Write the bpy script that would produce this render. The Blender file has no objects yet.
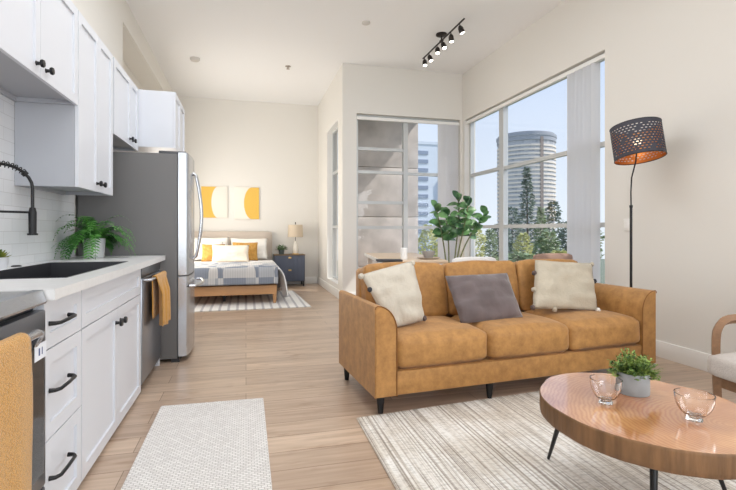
import bpy, bmesh, math, random
from mathutils import Vector, Matrix, noise
random.seed(7)
PI = math.pi
sc = bpy.context.scene
C = sc.collection

# ------------------------------------------------------------------ camera
F_PX = 465.0
TH = math.atan(122 / F_PX)
cam_d = bpy.data.cameras.new('camera')
cam = bpy.data.objects.new('camera', cam_d); C.objects.link(cam)
cam.location = (0, 0, 1.13)
cam.rotation_euler = (PI/2, 0, -TH)
cam_d.sensor_width = 36
cam_d.lens = F_PX / 736 * 36
cam_d.shift_y = (230.5 - 245) / 736
cam_d.clip_end = 600
sc.camera = cam

# ------------------------------------------------------------------ world, sun, lights, exposure
w = bpy.data.worlds.new('sky'); sc.world = w; w.use_nodes = True
wn, wl = w.node_tree.nodes, w.node_tree.links
bg = wn['Background']
tc = wn.new('ShaderNodeTexCoord'); sp = wn.new('ShaderNodeSeparateXYZ'); cr = wn.new('ShaderNodeValToRGB')
wl.new(tc.outputs['Generated'], sp.inputs[0]); wl.new(sp.outputs['Z'], cr.inputs[0]); wl.new(cr.outputs[0], bg.inputs[0])
cr.color_ramp.elements[0].position = 0.0; cr.color_ramp.elements[0].color = (.73, .79, .87, 1)
cr.color_ramp.elements[1].position = 0.6; cr.color_ramp.elements[1].color = (.38, .52, .80, 1)
bg.inputs[1].default_value = 1.2

def light(name, kind, loc, rot, energy, color=(1, 1, 1), size=None, sy=None, angle=None):
    d = bpy.data.lights.new(name, kind); o = bpy.data.objects.new(name, d); C.objects.link(o)
    o.location = loc; o.rotation_euler = rot; d.energy = energy; d.color = color
    if kind == 'AREA':
        d.shape = 'RECTANGLE'; d.size = size; d.size_y = sy
    if angle: d.angle = angle
    return o
light('sun', 'SUN', (0, 0, 20), Vector((.6, -.28, .75)).to_track_quat('Z', 'Y').to_euler(), 3.6, (1, .95, .88), angle=.02)
light('rear_fill', 'AREA', (1.1, -5.6, 1.9), (math.radians(138), 0, 0), 260, (.92, .965, 1), 4.4, 3.0)  # added fill far behind the camera, tilted up to bounce off the ceiling
light('side_fill', 'AREA', (3.5, .4, 1.9), (0, math.radians(100), 0), 66, (.94, .97, 1), 2.4, 2.4)  # added fill for the kitchen fronts; the wall has no window here
light('overhead_fill', 'AREA', (.6, 3.3, 3.72), (0, 0, 0), 66, (.95, .975, 1), 2.2, 3.6)  # added soft fill above the frame, not a ceiling fitting
light('bedroom_fill', 'AREA', (-1.25, 8.0, 1.4), (0, math.radians(-90), 0), 62, (1, .95, .88), 2.0, 2.2)  # added warm fill for the bedroom, hidden behind the kitchen units
sc.view_settings.view_transform = 'Standard'; sc.view_settings.look = 'None'
sc.view_settings.exposure = 0.08; sc.view_settings.gamma = 1.0
sc.view_settings.use_curve_mapping = False
sc.cycles.use_denoising = True
sc.cycles.max_bounces = 10; sc.cycles.diffuse_bounces = 6; sc.cycles.transparent_max_bounces = 16
sc.cycles.sample_clamp_indirect = 6

# ------------------------------------------------------------------ helpers
def vp(px, py, Y):
    """point of the depth plane y = Y seen at that place of the photo (used to take measurements)"""
    c, s = math.cos(TH), math.sin(TH); t = (px - 368) / F_PX; d = Y / (c - t*s)
    return Vector((d*(t*c + s), Y, 1.13 - (py - 230.5)*d/F_PX))

def lin(v):
    v /= 255.0
    return v/12.92 if v <= .04045 else ((v + .055)/1.055)**2.4
def rgb(r, g, b): return (lin(r), lin(g), lin(b), 1)

MATS = {}
def mat(name, col, rough=.5, metal=0, bump=0, bscale=60, var=0, vscale=6, stretch=None, spec=None, sheen=0, emit=None, detail=4):
    if name in MATS: return MATS[name]
    m = bpy.data.materials.new(name); m.use_nodes = True
    n, l = m.node_tree.nodes, m.node_tree.links
    p = n['Principled BSDF']
    p.inputs['Base Color'].default_value = col
    p.inputs['Roughness'].default_value = rough
    p.inputs['Metallic'].default_value = metal
    if spec is not None: p.inputs['Specular IOR Level'].default_value = spec
    if sheen: p.inputs['Sheen Weight'].default_value = sheen
    if emit: p.inputs['Emission Color'].default_value = emit[0]; p.inputs['Emission Strength'].default_value = emit[1]
    if bump or var:
        t = n.new('ShaderNodeTexCoord'); mp = n.new('ShaderNodeMapping')
        l.new(t.outputs['Object'], mp.inputs[0])
        if stretch: mp.inputs['Scale'].default_value = stretch
    if var:
        nz = n.new('ShaderNodeTexNoise'); nz.inputs['Scale'].default_value = vscale; nz.inputs['Detail'].default_value = detail
        l.new(mp.outputs[0], nz.inputs[0])
        r = n.new('ShaderNodeValToRGB'); l.new(nz.outputs[0], r.inputs[0])
        r.color_ramp.elements[0].position = .3; r.color_ramp.elements[1].position = .7
        r.color_ramp.elements[0].color = tuple(c*(1-var) for c in col[:3]) + (1,)
        r.color_ramp.elements[1].color = tuple(min(1, c*(1+var)) for c in col[:3]) + (1,)
        l.new(r.outputs[0], p.inputs['Base Color'])
    if bump:
        nb = n.new('ShaderNodeTexNoise'); nb.inputs['Scale'].default_value = bscale; nb.inputs['Detail'].default_value = 3
        l.new(mp.outputs[0], nb.inputs[0])
        b = n.new('ShaderNodeBump'); b.inputs['Strength'].default_value = bump; b.inputs['Distance'].default_value = .01
        l.new(nb.outputs[0], b.inputs['Height']); l.new(b.outputs[0], p.inputs['Normal'])
    MATS[name] = m
    return m

def nt(m):
    return m.node_tree.nodes, m.node_tree.links, m.node_tree.nodes['Principled BSDF']

# --- shape helpers: everything goes into a bmesh, obj() links it
def bx(bm, x0, x1, y0, y1, z0, z1, bev=0, seg=2, M=None):
    r = bmesh.ops.create_cube(bm, size=1)
    vs = r['verts']
    for v in vs:
        v.co = Vector(((x0+x1)/2 + v.co.x*(x1-x0), (y0+y1)/2 + v.co.y*(y1-y0), (z0+z1)/2 + v.co.z*(z1-z0)))
    if bev:
        es = list({e for v in vs for e in v.link_edges})
        rr = bmesh.ops.bevel(bm, geom=es, offset=bev, segments=seg, affect='EDGES', profile=.5)
        vs = list({v for f in rr['faces'] for v in f.verts} | {v for v in vs if v.is_valid})
    if M is not None:
        for v in vs: v.co = M @ v.co
    return vs

def tube(bm, pts, rad, seg=10, caps=True, closed=False):
    pts = [Vector(p) for p in pts]; n = len(pts)
    if not isinstance(rad, (list, tuple)): rad = [rad]*n
    rings = []; up = None
    for i, p in enumerate(pts):
        if closed: t = (pts[(i+1) % n] - pts[i-1])
        else: t = pts[min(i+1, n-1)] - pts[max(i-1, 0)]
        t.normalize()
        if up is None:
            up = Vector((0, 0, 1)) if abs(t.z) < .9 else Vector((1, 0, 0))
        a = t.cross(up).normalized(); b = a.cross(t).normalized(); up = b
        rings.append([bm.verts.new(p + (a*math.cos(k*2*PI/seg) + b*math.sin(k*2*PI/seg))*rad[i]) for k in range(seg)])
    m = n if closed else n-1
    for i in range(m):
        r0, r1 = rings[i], rings[(i+1) % n]
        for k in range(seg):
            bm.faces.new((r0[k], r0[(k+1) % seg], r1[(k+1) % seg], r1[k]))
    if caps and not closed:
        bm.faces.new(rings[0][::-1]); bm.faces.new(rings[-1])

def lathe(bm, prof, c=(0, 0, 0), seg=32, M=None, sx=1, sy=1):
    rings = []
    for r, z in prof:
        if r < 1e-5: rings.append([bm.verts.new((c[0], c[1], c[2]+z))])
        else: rings.append([bm.verts.new((c[0]+sx*r*math.cos(k*2*PI/seg), c[1]+sy*r*math.sin(k*2*PI/seg), c[2]+z)) for k in range(seg)])
    for a, b in zip(rings, rings[1:]):
        for k in range(seg):
            k2 = (k+1) % seg
            if len(a) == 1 and len(b) == 1: continue
            if len(a) == 1: bm.faces.new((a[0], b[k], b[k2]))
            elif len(b) == 1: bm.faces.new((a[k], b[0], a[k2]))
            else: bm.faces.new((a[k], a[k2], b[k2], b[k]))
    if M is not None:
        for r in rings:
            for v in r: v.co = M @ v.co
    return rings

def prism(bm, poly, y0, y1, axis='Y', bev=0):
    """extrude an (a, b) outline along an axis"""
    def P(a, b, t):
        return {'Y': (a, t, b), 'X': (t, a, b), 'Z': (a, b, t)}[axis]
    A = [bm.verts.new(P(a, b, y0)) for a, b in poly]
    B = [bm.verts.new(P(a, b, y1)) for a, b in poly]
    n = len(poly)
    fs = [bm.faces.new(A), bm.faces.new(B[::-1])]
    for i in range(n): fs.append(bm.faces.new((A[i], B[i], B[(i+1) % n], A[(i+1) % n])))
    bmesh.ops.recalc_face_normals(bm, faces=fs)
    if bev:
        es = list(fs[0].edges) + list(fs[1].edges)
        bmesh.ops.bevel(bm, geom=es, offset=bev, segments=2, affect='EDGES')

def cushion(bm, x0, x1, y0, y1, z0, z1, crown=.03, r=.05, n=12, wob=0, seed=0, M=None):
    """a soft upholstered block: rounded box with crowned faces"""
    bmt = bmesh.new()
    bmesh.ops.create_cube(bmt, size=2)
    bmesh.ops.subdivide_edges(bmt, edges=bmt.edges[:], cuts=n, use_grid_fill=True)
    cx, cy, cz = (x0+x1)/2, (y0+y1)/2, (z0+z1)/2
    hx, hy, hz = (x1-x0)/2, (y1-y0)/2, (z1-z0)/2
    vm = {}
    for v in bmt.verts:
        u = v.co.copy()
        p = Vector((u.x*hx, u.y*hy, u.z*hz))
        core = Vector((max(-hx+r, min(hx-r, p.x)), max(-hy+r, min(hy-r, p.y)), max(-hz+r, min(hz-r, p.z))))
        d = p - core
        q = core + (d.normalized()*r if d.length > 1e-6 else d)
        fx = max(0, 1-u.x**2); fy = max(0, 1-u.y**2); fz = max(0, 1-u.z**2)
        q.z += crown*(fx*fy)**.6*(1 if u.z > 0 else -1)*abs(u.z)**2
        q.y += crown*.6*(fx*fz)**.6*(1 if u.y > 0 else -1)*abs(u.y)**2
        q.x += crown*.3*(fy*fz)**.6*(1 if u.x > 0 else -1)*abs(u.x)**2
        if wob:
            q += noise.noise_vector(Vector((q.x*5+seed, q.y*5, q.z*5)))*wob
        q += Vector((cx, cy, cz))
        if M is not None: q = M @ q
        vm[v] = bm.verts.new(q)
    for f in bmt.faces: bm.faces.new([vm[v] for v in f.verts])
    bmt.free()

def pillow(bm, c, thick, n=18, pinch=.07, wrinkle=.008, seed=0, ny=None):
    """c = four corners (top-left, top-right, bottom-right, bottom-left)"""
    tl, tr, br, bl = [Vector(p) for p in c]
    nr = (tr - tl).cross(bl - tl).normalized()
    if nr.y > 0: nr = -nr
    grid = {}
    for side in (1, -1):
        for i in range(n+1):
            for j in range(n+1):
                u, v = i/n, j/n
                a, b = 2*u-1, 2*v-1
                edge = (i in (0, n) or j in (0, n))
                if side == -1 and edge: grid[(side, i, j)] = grid[(1, i, j)]; continue
                uu = .5 + .5*a*(1 - pinch*(1-b*b)); vv = .5 + .5*b*(1 - pinch*(1-a*a))
                p = (tl*(1-uu)+tr*uu)*(1-vv) + (bl*(1-uu)+br*uu)*vv
                h = thick*((1-a**4)*(1-b**4))**.55*(.75+.25*(1-a*a)*(1-b*b))
                w = noise.noise(Vector((u*3+seed, v*6, side*3)))*wrinkle*2 + noise.noise(Vector((u*9+seed, v*4+u*5, side)))*wrinkle
                p = p + nr*(side*h*.5 + (w if not edge else w*.3))
                grid[(side, i, j)] = bm.verts.new(p)
    for side in (1, -1):
        for i in range(n):
            for j in range(n):
                q = [grid[(side, i, j)], grid[(side, i+1, j)], grid[(side, i+1, j+1)], grid[(side, i, j+1)]]
                if side == -1: q.reverse()
                bm.faces.new(q)

def leaf(bm, base, d, nrm, L, W, droop=.15, seg=4, fold=.15):
    d = Vector(d).normalized(); s = d.cross(Vector(nrm))
    if s.length < 1e-4: s = d.cross(Vector((.3, .9, .1)))
    s.normalize(); up = s.cross(d).normalized()
    prev = None
    for i in range(seg+1):
        t = i/seg
        wd = W*.5*math.sin(PI*min(1, t*.93+.05))**.75
        p = Vector(base) + d*L*t - Vector((0, 0, 1))*droop*L*t*t
        if i == seg: wd = W*.04
        row = (bm.verts.new(p - s*wd + up*fold*wd), bm.verts.new(p), bm.verts.new(p + s*wd + up*fold*wd))
        if prev:
            bm.faces.new((prev[0], prev[1], row[1], row[0])); bm.faces.new((prev[1], prev[2], row[2], row[1]))
        prev = row

def obj(name, bm, m, parent=None, smooth=False, label=None, auto=None):
    me = bpy.data.meshes.new(name)
    bmesh.ops.recalc_face_normals(bm, faces=bm.faces[:]) if auto != 'keep' else None
    bm.to_mesh(me); bm.free()
    o = bpy.data.objects.new(name, me); C.objects.link(o)
    for k in (m if isinstance(m, (list, tuple)) else [m]): me.materials.append(k)
    if smooth:
        me.polygons.foreach_set('use_smooth', [True]*len(me.polygons))
        if auto != 'keep':
            try: me.set_sharp_from_angle(angle=math.radians(40))
            except Exception: pass
    if parent: o.parent = parent
    if label: o['label'] = label
    return o

def tag(o, label, cat, group=None, kind=None):
    o['label'] = label; o['category'] = cat
    if group: o['group'] = group
    if kind: o['kind'] = kind
    return o
def thing(name, label, cat, loc=(0, 0, 0), rz=0, group=None, kind=None):
    o = bpy.data.objects.new(name, None); C.objects.link(o)
    o.location = loc; o.rotation_euler = (0, 0, rz); o.empty_display_size = .05
    return tag(o, label, cat, group, kind)
def struct(name, bm, m, label=None, parent=None, smooth=False):
    o = obj(name, bm, m, parent, smooth)
    if not parent: o['kind'] = 'structure'
    if label: o['label'] = label
    return o
def sroot(name, label):
    o = bpy.data.objects.new(name, None); C.objects.link(o); o['kind'] = 'structure'; o['label'] = label
    return o
def NB(): return bmesh.new()
def boxobj(name, dims, m, parent=None, bev=0, label=None, seg=2):
    b = NB(); bx(b, *dims, bev=bev, seg=seg); return obj(name, b, m, parent, smooth=bool(bev), label=label)

# ------------------------------------------------------------------ materials
wall_m = mat('wall_paint', rgb(226, 223, 217), .85, bump=.08, bscale=220)
ceil_m = mat('ceiling_paint', rgb(238, 238, 238), .9, bump=.08, bscale=180)
white_trim = mat('trim_paint', rgb(238, 237, 234), .45)
cab_m = mat('cabinet_lacquer', rgb(216, 219, 226), .38)
cab_shaded = mat('cabinet_side_shaded', rgb(176, 179, 186), .5)  # white cabinet finish greyed to paint in the shade on the sides
gap_m = mat('cabinet_carcass', rgb(120, 122, 128), .6)
black_metal = mat('black_metal', rgb(24, 24, 27), .38, metal=.3)
chrome = mat('brushed_steel', rgb(196, 198, 202), .27, metal=1, bump=.05, bscale=30, stretch=(40, 40, 1))
steel_d = mat('dishwasher_steel', rgb(150, 154, 162), .33, metal=.9)
fridge_side = mat('fridge_side_grey', rgb(104, 103, 103), .55)
quartz = mat('quartz_counter', rgb(222, 222, 222), .3, var=.03, vscale=30)
alu = mat('window_aluminium', rgb(196, 198, 198), .45, metal=.35)
alu_d = mat('window_gasket', rgb(92, 96, 90), .6)

def floor_mat():
    m = mat('oak_planks', rgb(180, 155, 130), .3); n, l, p = nt(m)
    t = n.new('ShaderNodeTexCoord')
    br = n.new('ShaderNodeTexBrick'); l.new(t.outputs['Object'], br.inputs['Vector'])
    br.offset = .37; br.inputs['Scale'].default_value = 1
    br.inputs['Brick Width'].default_value = 1.5; br.inputs['Row Height'].default_value = .185
    br.inputs['Mortar Size'].default_value = .0022; br.inputs['Mortar Smooth'].default_value = .3; br.inputs['Bias'].default_value = 0
    br.inputs['Color1'].default_value = rgb(178, 156, 137); br.inputs['Color2'].default_value = rgb(200, 178, 157)
    br.inputs['Mortar'].default_value = rgb(120, 98, 78)
    mp = n.new('ShaderNodeMapping'); mp.inputs['Scale'].default_value = (.8, 12, 1); l.new(t.outputs['Object'], mp.inputs[0])
    nz = n.new('ShaderNodeTexNoise'); nz.inputs['Scale'].default_value = 2.2; nz.inputs['Detail'].default_value = 8; nz.inputs['Distortion'].default_value = .8
    l.new(mp.outputs[0], nz.inputs[0])
    r = n.new('ShaderNodeValToRGB'); l.new(nz.outputs[0], r.inputs[0])
    r.color_ramp.elements[0].position = .36; r.color_ramp.elements[0].color = (.84, .81, .78, 1)
    r.color_ramp.elements[1].position = .62; r.color_ramp.elements[1].color = (1.06, 1.05, 1.05, 1)
    mp2 = n.new('ShaderNodeMapping'); mp2.inputs['Scale'].default_value = (2.2, 6, 1); l.new(t.outputs['Object'], mp2.inputs[0])
    nk = n.new('ShaderNodeTexNoise'); nk.inputs['Scale'].default_value = 1.7; nk.inputs['Detail'].default_value = 3; l.new(mp2.outputs[0], nk.inputs[0])
    rk = n.new('ShaderNodeValToRGB'); l.new(nk.outputs[0], rk.inputs[0])
    rk.color_ramp.elements[0].position = .27; rk.color_ramp.elements[0].color = (.72, .64, .57, 1)
    rk.color_ramp.elements[1].position = .42; rk.color_ramp.elements[1].color = (1, 1, 1, 1)
    mx = n.new('ShaderNodeMixRGB'); mx.blend_type = 'MULTIPLY'; mx.inputs[0].default_value = 1
    l.new(br.outputs['Color'], mx.inputs[1]); l.new(r.outputs[0], mx.inputs[2])
    mx2 = n.new('ShaderNodeMixRGB'); mx2.blend_type = 'MULTIPLY'; mx2.inputs[0].default_value = .8
    l.new(mx.outputs[0], mx2.inputs[1]); l.new(rk.outputs[0], mx2.inputs[2])
    l.new(mx2.outputs[0], p.inputs['Base Color'])
    b = n.new('ShaderNodeBump'); b.inputs['Strength'].default_value = .15; b.inputs['Distance'].default_value = .003
    l.new(nz.outputs[0], b.inputs['Height']); l.new(b.outputs[0], p.inputs['Normal'])
    return m
floor_m = floor_mat()

def glass_pane_mat():
    m = bpy.data.materials.new('window_glass'); m.use_nodes = True
    n, l = m.node_tree.nodes, m.node_tree.links; n.clear()
    o = n.new('ShaderNodeOutputMaterial'); tr = n.new('ShaderNodeBsdfTransparent'); g = n.new('ShaderNodeBsdfGlossy')
    tr.inputs[0].default_value = (.985, .99, .99, 1); g.inputs['Roughness'].default_value = .02
    lw_ = n.new('ShaderNodeLayerWeight'); lw_.inputs[0].default_value = .5; pw = n.new('ShaderNodeMath'); pw.operation = 'POWER'; pw.inputs[1].default_value = 4.5
    ma = n.new('ShaderNodeMath'); ma.operation = 'MULTIPLY_ADD'; ma.inputs[1].default_value = .6; ma.inputs[2].default_value = .025; mx = n.new('ShaderNodeMixShader')
    l.new(lw_.outputs['Facing'], pw.inputs[0]); l.new(pw.outputs[0], ma.inputs[0]); l.new(ma.outputs[0], mx.inputs[0]); l.new(tr.outputs[0], mx.inputs[1]); l.new(g.outputs[0], mx.inputs[2]); l.new(mx.outputs[0], o.inputs[0])
    return m
pane_m = glass_pane_mat()
def clear_glass():
    m = mat('clear_glass', (1, 1, 1, 1), 0.0); n, l, p = nt(m)
    p.inputs['Transmission Weight'].default_value = 1; p.inputs['IOR'].default_value = 1.42
    return m
glass_m = clear_glass()

def tile_mat():
    m = mat('subway_tile', rgb(226, 228, 232), .2); n, l, p = nt(m)
    t = n.new('ShaderNodeTexCoord'); s = n.new('ShaderNodeSeparateXYZ'); c = n.new('ShaderNodeCombineXYZ')
    l.new(t.outputs['Object'], s.inputs[0]); l.new(s.outputs['Y'], c.inputs['X']); l.new(s.outputs['Z'], c.inputs['Y'])
    br = n.new('ShaderNodeTexBrick'); l.new(c.outputs[0], br.inputs['Vector'])
    br.inputs['Scale'].default_value = 1; br.inputs['Brick Width'].default_value = .2; br.inputs['Row Height'].default_value = .075
    br.inputs['Mortar Size'].default_value = .0016; br.inputs['Mortar Smooth'].default_value = .2
    br.inputs['Color1'].default_value = rgb(228, 230, 233); br.inputs['Color2'].default_value = rgb(220, 223, 227); br.inputs['Mortar'].default_value = rgb(205, 206, 208)
    l.new(br.outputs['Color'], p.inputs['Base Color'])
    b = n.new('ShaderNodeBump'); b.inputs['Strength'].default_value = .3; b.inputs['Distance'].default_value = .002; b.invert = True
    l.new(br.outputs['Fac'], b.inputs['Height']); l.new(b.outputs[0], p.inputs['Normal'])
    return m
tile_m = tile_mat()

# ------------------------------------------------------------------ the room shell
XL, XR, YB, YBB, XP, ZC = -1.35, 3.58, 7.28, 9.9, 1.49, 3.80
b = NB(); bx(b, XL-.5, XR+.2, -6, YBB+.2, -.2, 0); struct('floor', b, floor_m, 'light oak plank floor')
b = NB(); bx(b, XL-.5, XR+.2, -6, YBB+.2, ZC, ZC+.2); struct('ceiling', b, ceil_m, 'high white ceiling')
# left wall with the high recess
b = NB()
NY0, NY1, NZ0, NZ1 = 5.80, 9.4, 2.35, 3.50
bx(b, XL-.2, XL, -6, NY0, 0, ZC); bx(b, XL-.2, XL, NY1, YBB+.2, 0, ZC)
bx(b, XL-.2, XL, NY0, NY1, 0, NZ0); bx(b, XL-.2, XL, NY0, NY1, NZ1, ZC)
bx(b, XL-.5, XL-.3, NY0-.1, NY1+.1, NZ0-.1, NZ1+.1)
bx(b, XL-.3, XL-.2, NY0-.1, NY1+.1, NZ1, NZ1+.1); bx(b, XL-.3, XL-.2, NY0-.1, NY1+.1, NZ0-.1, NZ0)
bx(b, XL-.3, XL-.2, NY0-.1, NY0, NZ0, NZ1); bx(b, XL-.3, XL-.2, NY1, NY1+.1, NZ0, NZ1)
struct('wall_left', b, wall_m, 'beige kitchen wall with a high recess')
# right wall
WY0, WY1, WZ0, WZ1 = 4.02, 7.20, .22, 3.0
b = NB()
bx(b, XR, XR+.2, -6, WY0, 0, ZC); bx(b, XR, XR+.2, WY1, YB+.2, 0, ZC)
bx(b, XR, XR+.2, WY0, WY1, 0, WZ0); bx(b, XR, XR+.2, WY0, WY1, WZ1, ZC)
struct('wall_right', b, wall_m, 'beige wall with the large corner window')
# living room back wall
LX0, LX1 = 1.72, 3.54
b = NB()
bx(b, XP, LX0, YB, YB+.2, 0, ZC); bx(b, LX1, XR, YB, YB+.2, 0, ZC)
bx(b, LX0, LX1, YB, YB+.2, 0, WZ0); bx(b, LX0, LX1, YB, YB+.2, WZ1+.02, ZC)
struct('wall_back', b, wall_m, 'beige wall with the tall window beside the corner')
# partition to the bedroom
PY0, PY1 = 7.66, 8.74
b = NB()
bx(b, XP, XP+.2, YB+.2, PY0, 0, ZC); bx(b, XP, XP+.2, PY1, YBB+.2, 0, ZC)
bx(b, XP, XP+.2, PY0, PY1, 0, WZ0); bx(b, XP, XP+.2, PY0, PY1, WZ1, ZC)
struct('wall_partition', b, wall_m, 'beige bedroom side wall with a narrow tall window')
b = NB(); bx(b, XL, XP, YBB, YBB+.2, 0, ZC); struct('wall_bedroom', b, wall_m, 'beige wall behind the bed')

def baseboard(name, x0, x1, y0, y1):
    b = NB(); bx(b, x0, x1, y0, y1, 0, .145, bev=.004); struct(name, b, white_trim, 'white baseboard', smooth=True)
baseboard('baseboard_right', XR-.016, XR, -6, YB)
baseboard('baseboard_back', XP, XR-.016, YB-.016, YB)
baseboard('baseboard_partition', XP-.016, XP, YB-.016, YBB)
baseboard('baseboard_bedroom', XL, XP-.016, YBB-.016, YBB)

# windows -----------------------------------------------------------
def window(name, label, axis, pos, a0, a1, z0, z1, mull, rails, extra=(), fw=.045, fd=.06):
    """axis 'X': wall runs along X at y=pos; axis 'Y': wall runs along Y at x=pos"""
    root = sroot(name, label)
    def B(bm, a, a2, z, z2, d0=0, d1=fd, bev=0):
        if axis == 'X': bx(bm, a, a2, pos+d0, pos+d1, z, z2, bev=bev)
        else: bx(bm, pos+d0, pos+d1, a, a2, z, z2, bev=bev)
    f = NB()
    B(f, a0, a0+fw, z0, z1); B(f, a1-fw, a1, z0, z1); B(f, a0+fw, a1-fw, z1-fw, z1); B(f, a0+fw, a1-fw, z0, z0+fw)
    for m0, m1 in mull: B(f, m0, m1, z0+fw, z1-fw, -.01, fd+.01)
    obj('window_frame', f, alu, root)
    cols = [a0+fw] + [q for m in mull for q in m] + [a1-fw]
    for k in range(0, len(cols), 2):
        g = NB(); B(g, cols[k], cols[k+1], z0+fw, z1-fw, fd*.45, fd*.45+.006)
        obj('pane', g, pane_m, root)
        for z in rails[k//2]:
            r = NB(); B(r, cols[k]+.001, cols[k+1]-.001, z-.025, z+.025, .0, fd-.004); obj('rail', r, alu, root)
    return root
window('window_1', 'tall aluminium window looking at a concrete wall', 'X', YB+.09, LX0, LX1, WZ0, WZ1+.02,
       [(2.545, 2.62)], [[2.47, 2.09, 1.59, 1.18], [2.08, 1.18]])
window('window_2', 'large aluminium window looking at a round tower', 'Y', XR+.09, WY0, WY1, WZ0, WZ1,
       [(6.11, 6.23)], [[2.05, 1.19], [2.06, 1.19]])
window('window_3', 'narrow tall bedroom window', 'Y', XP+.10, PY0, PY1, WZ0, WZ1, [], [[2.2, 1.2]])

b = NB()
bx(b, XP+.002, XP+.10, PY1-.012, PY1-.0005, WZ0, WZ1); bx(b, XP+.002, XP+.10, PY0+.0005, PY0+.012, WZ0, WZ1)
bx(b, XP+.002, XP+.10, PY0+.012, PY1-.012, WZ0, WZ0+.012); bx(b, XP+.002, XP+.10, PY0+.012, PY1-.012, WZ1-.012, WZ1-.0005)
struct('trim_2', b, white_trim, 'white liner of the bedroom window opening')
# ------------------------------------------------------------------ exterior
sky_blue_glass = mat('tower_glass', rgb(118, 134, 156), .25, metal=.2)
def tower_mat():
    m = mat('tower_facade', rgb(205, 205, 208), .7); n, l, p = nt(m)
    t = n.new('ShaderNodeTexCoord'); s = n.new('ShaderNodeSeparateXYZ'); l.new(t.outputs['Object'], s.inputs[0])
    at = n.new('ShaderNodeMath'); at.operation = 'ARCTAN2'; l.new(s.outputs['Y'], at.inputs[0]); l.new(s.outputs['X'], at.inputs[1])
    mu = n.new('ShaderNodeMath'); mu.operation = 'MULTIPLY'; mu.inputs[1].default_value = 9.5; l.new(at.outputs[0], mu.inputs[0])
    c = n.new('ShaderNodeCombineXYZ'); l.new(mu.outputs[0], c.inputs['X']); l.new(s.outputs['Z'], c.inputs['Y'])
    br = n.new('ShaderNodeTexBrick'); l.new(c.outputs[0], br.inputs['Vector']); br.offset = 0
    br.inputs['Scale'].default_value = 1; br.inputs['Brick Width'].default_value = 1.1; br.inputs['Row Height'].default_value = 1.15
    br.inputs['Mortar Size'].default_value = .06; br.inputs['Mortar Smooth'].default_value = 0
    br.inputs['Color1'].default_value = rgb(150, 154, 162); br.inputs['Color2'].default_value = rgb(190, 190, 192); br.inputs['Mortar'].default_value = rgb(190, 192, 196)
    l.new(br.outputs['Color'], p.inputs['Base Color'])
    return m
tw = thing('office_tower', 'round grey office tower with white floor bands, far beyond the large window', 'tower', (79.3, 120, -12.6))
ht = 41.3
def circ(r, a0=0, a1=2*PI, n=64): return [(r*math.cos(a0+(a1-a0)*k/n), r*math.sin(a0+(a1-a0)*k/n)) for k in range(n)]
b = NB(); lathe(b, [(0, 0), (8.0, 0), (8.0, ht-1), (0, ht-1)], seg=64); obj('glass_core', b, tower_mat(), tw)
b = NB(); z = .4
while z < ht-3.2:
    lathe(b, [(7.9, z), (8.2, z), (8.2, z+.5), (7.9, z+.5)], seg=64); z += 1.15
obj('floor_bands', b, mat('tower_concrete', rgb(232, 222, 210), .8), tw)
b = NB(); lathe(b, [(7.9, ht-2.4), (8.25, ht-2.4), (8.25, ht-1.2), (8.4, ht-1.2), (8.4, ht-.5), (7.9, ht-.5), (7.9, ht), (0, ht)], seg=64)
obj('roof_rim', b, mat('tower_rim', rgb(160, 164, 172), .7), tw)
b = NB()
for a in (-1.62,): 
    M = Matrix.Rotation(a, 4, 'Z'); bx(b, 8.0, 8.3, -.45, .45, 0, ht-1.6, M=M)
obj('slot_strip', b, mat('tower_slot', rgb(150, 138, 132), .8), tw)  # raised dark strip drawn for the slot between two facades

wb = thing('white_apartment_block', 'pale apartment block with dark window bands behind the concrete wall', 'building', (0, 0, 0))
b = NB(); bx(b, 21.5, 27.5, 60, 70, -12, 13.0); bx(b, 21.4, 27.6, 59.9, 70, 13.0, 13.4); obj('wall', b, mat('render_white', rgb(214, 222, 232), .8), wb)
b = NB()
for k in range(19):
    z = 11.6 - k*1.2
    bx(b, 22.4, 24.3, 59.9, 60.02, z, z+.5)
obj('window_band', b, mat('window_dark', rgb(140, 152, 172), .5), wb)
b = NB(); bx(b, 25.9, 26.6, 59.6, 60.1, -12, 8.2); obj('stair_fin', b, mat('render_grey', rgb(160, 172, 190), .8), wb)

def concrete():
    m = mat('board_concrete', rgb(200, 192, 187), .85, bump=.3, bscale=9, var=.2, vscale=2.6, detail=6)
    return m
b = NB()
for z0, z1 in ((-3, .4), (.41, 1.4), (1.41, 2.4), (2.41, 3.4), (3.41, 5.2)): bx(b, 2.0, 3.43, 9.0, 9.35, z0, z1, bev=.006)
cw = obj('concrete_wall', b, concrete(), smooth=True); tag(cw, 'stained grey concrete wall right outside the tall window', 'wall')

b = NB(); bx(b, -60, 160, 12, 200, -12.4, -12); gnd = obj('ground', b, mat('ground_outside', rgb(120, 128, 110), .95)); gnd['kind'] = 'structure'; gnd['label'] = 'ground far below outside'
b = NB(); bx(b, 3.8, 60, -40, 12, -12.4, -12); gnd = obj('ground', b, MATS['ground_outside']); gnd['kind'] = 'structure'; gnd['label'] = 'ground far below outside'

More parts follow.
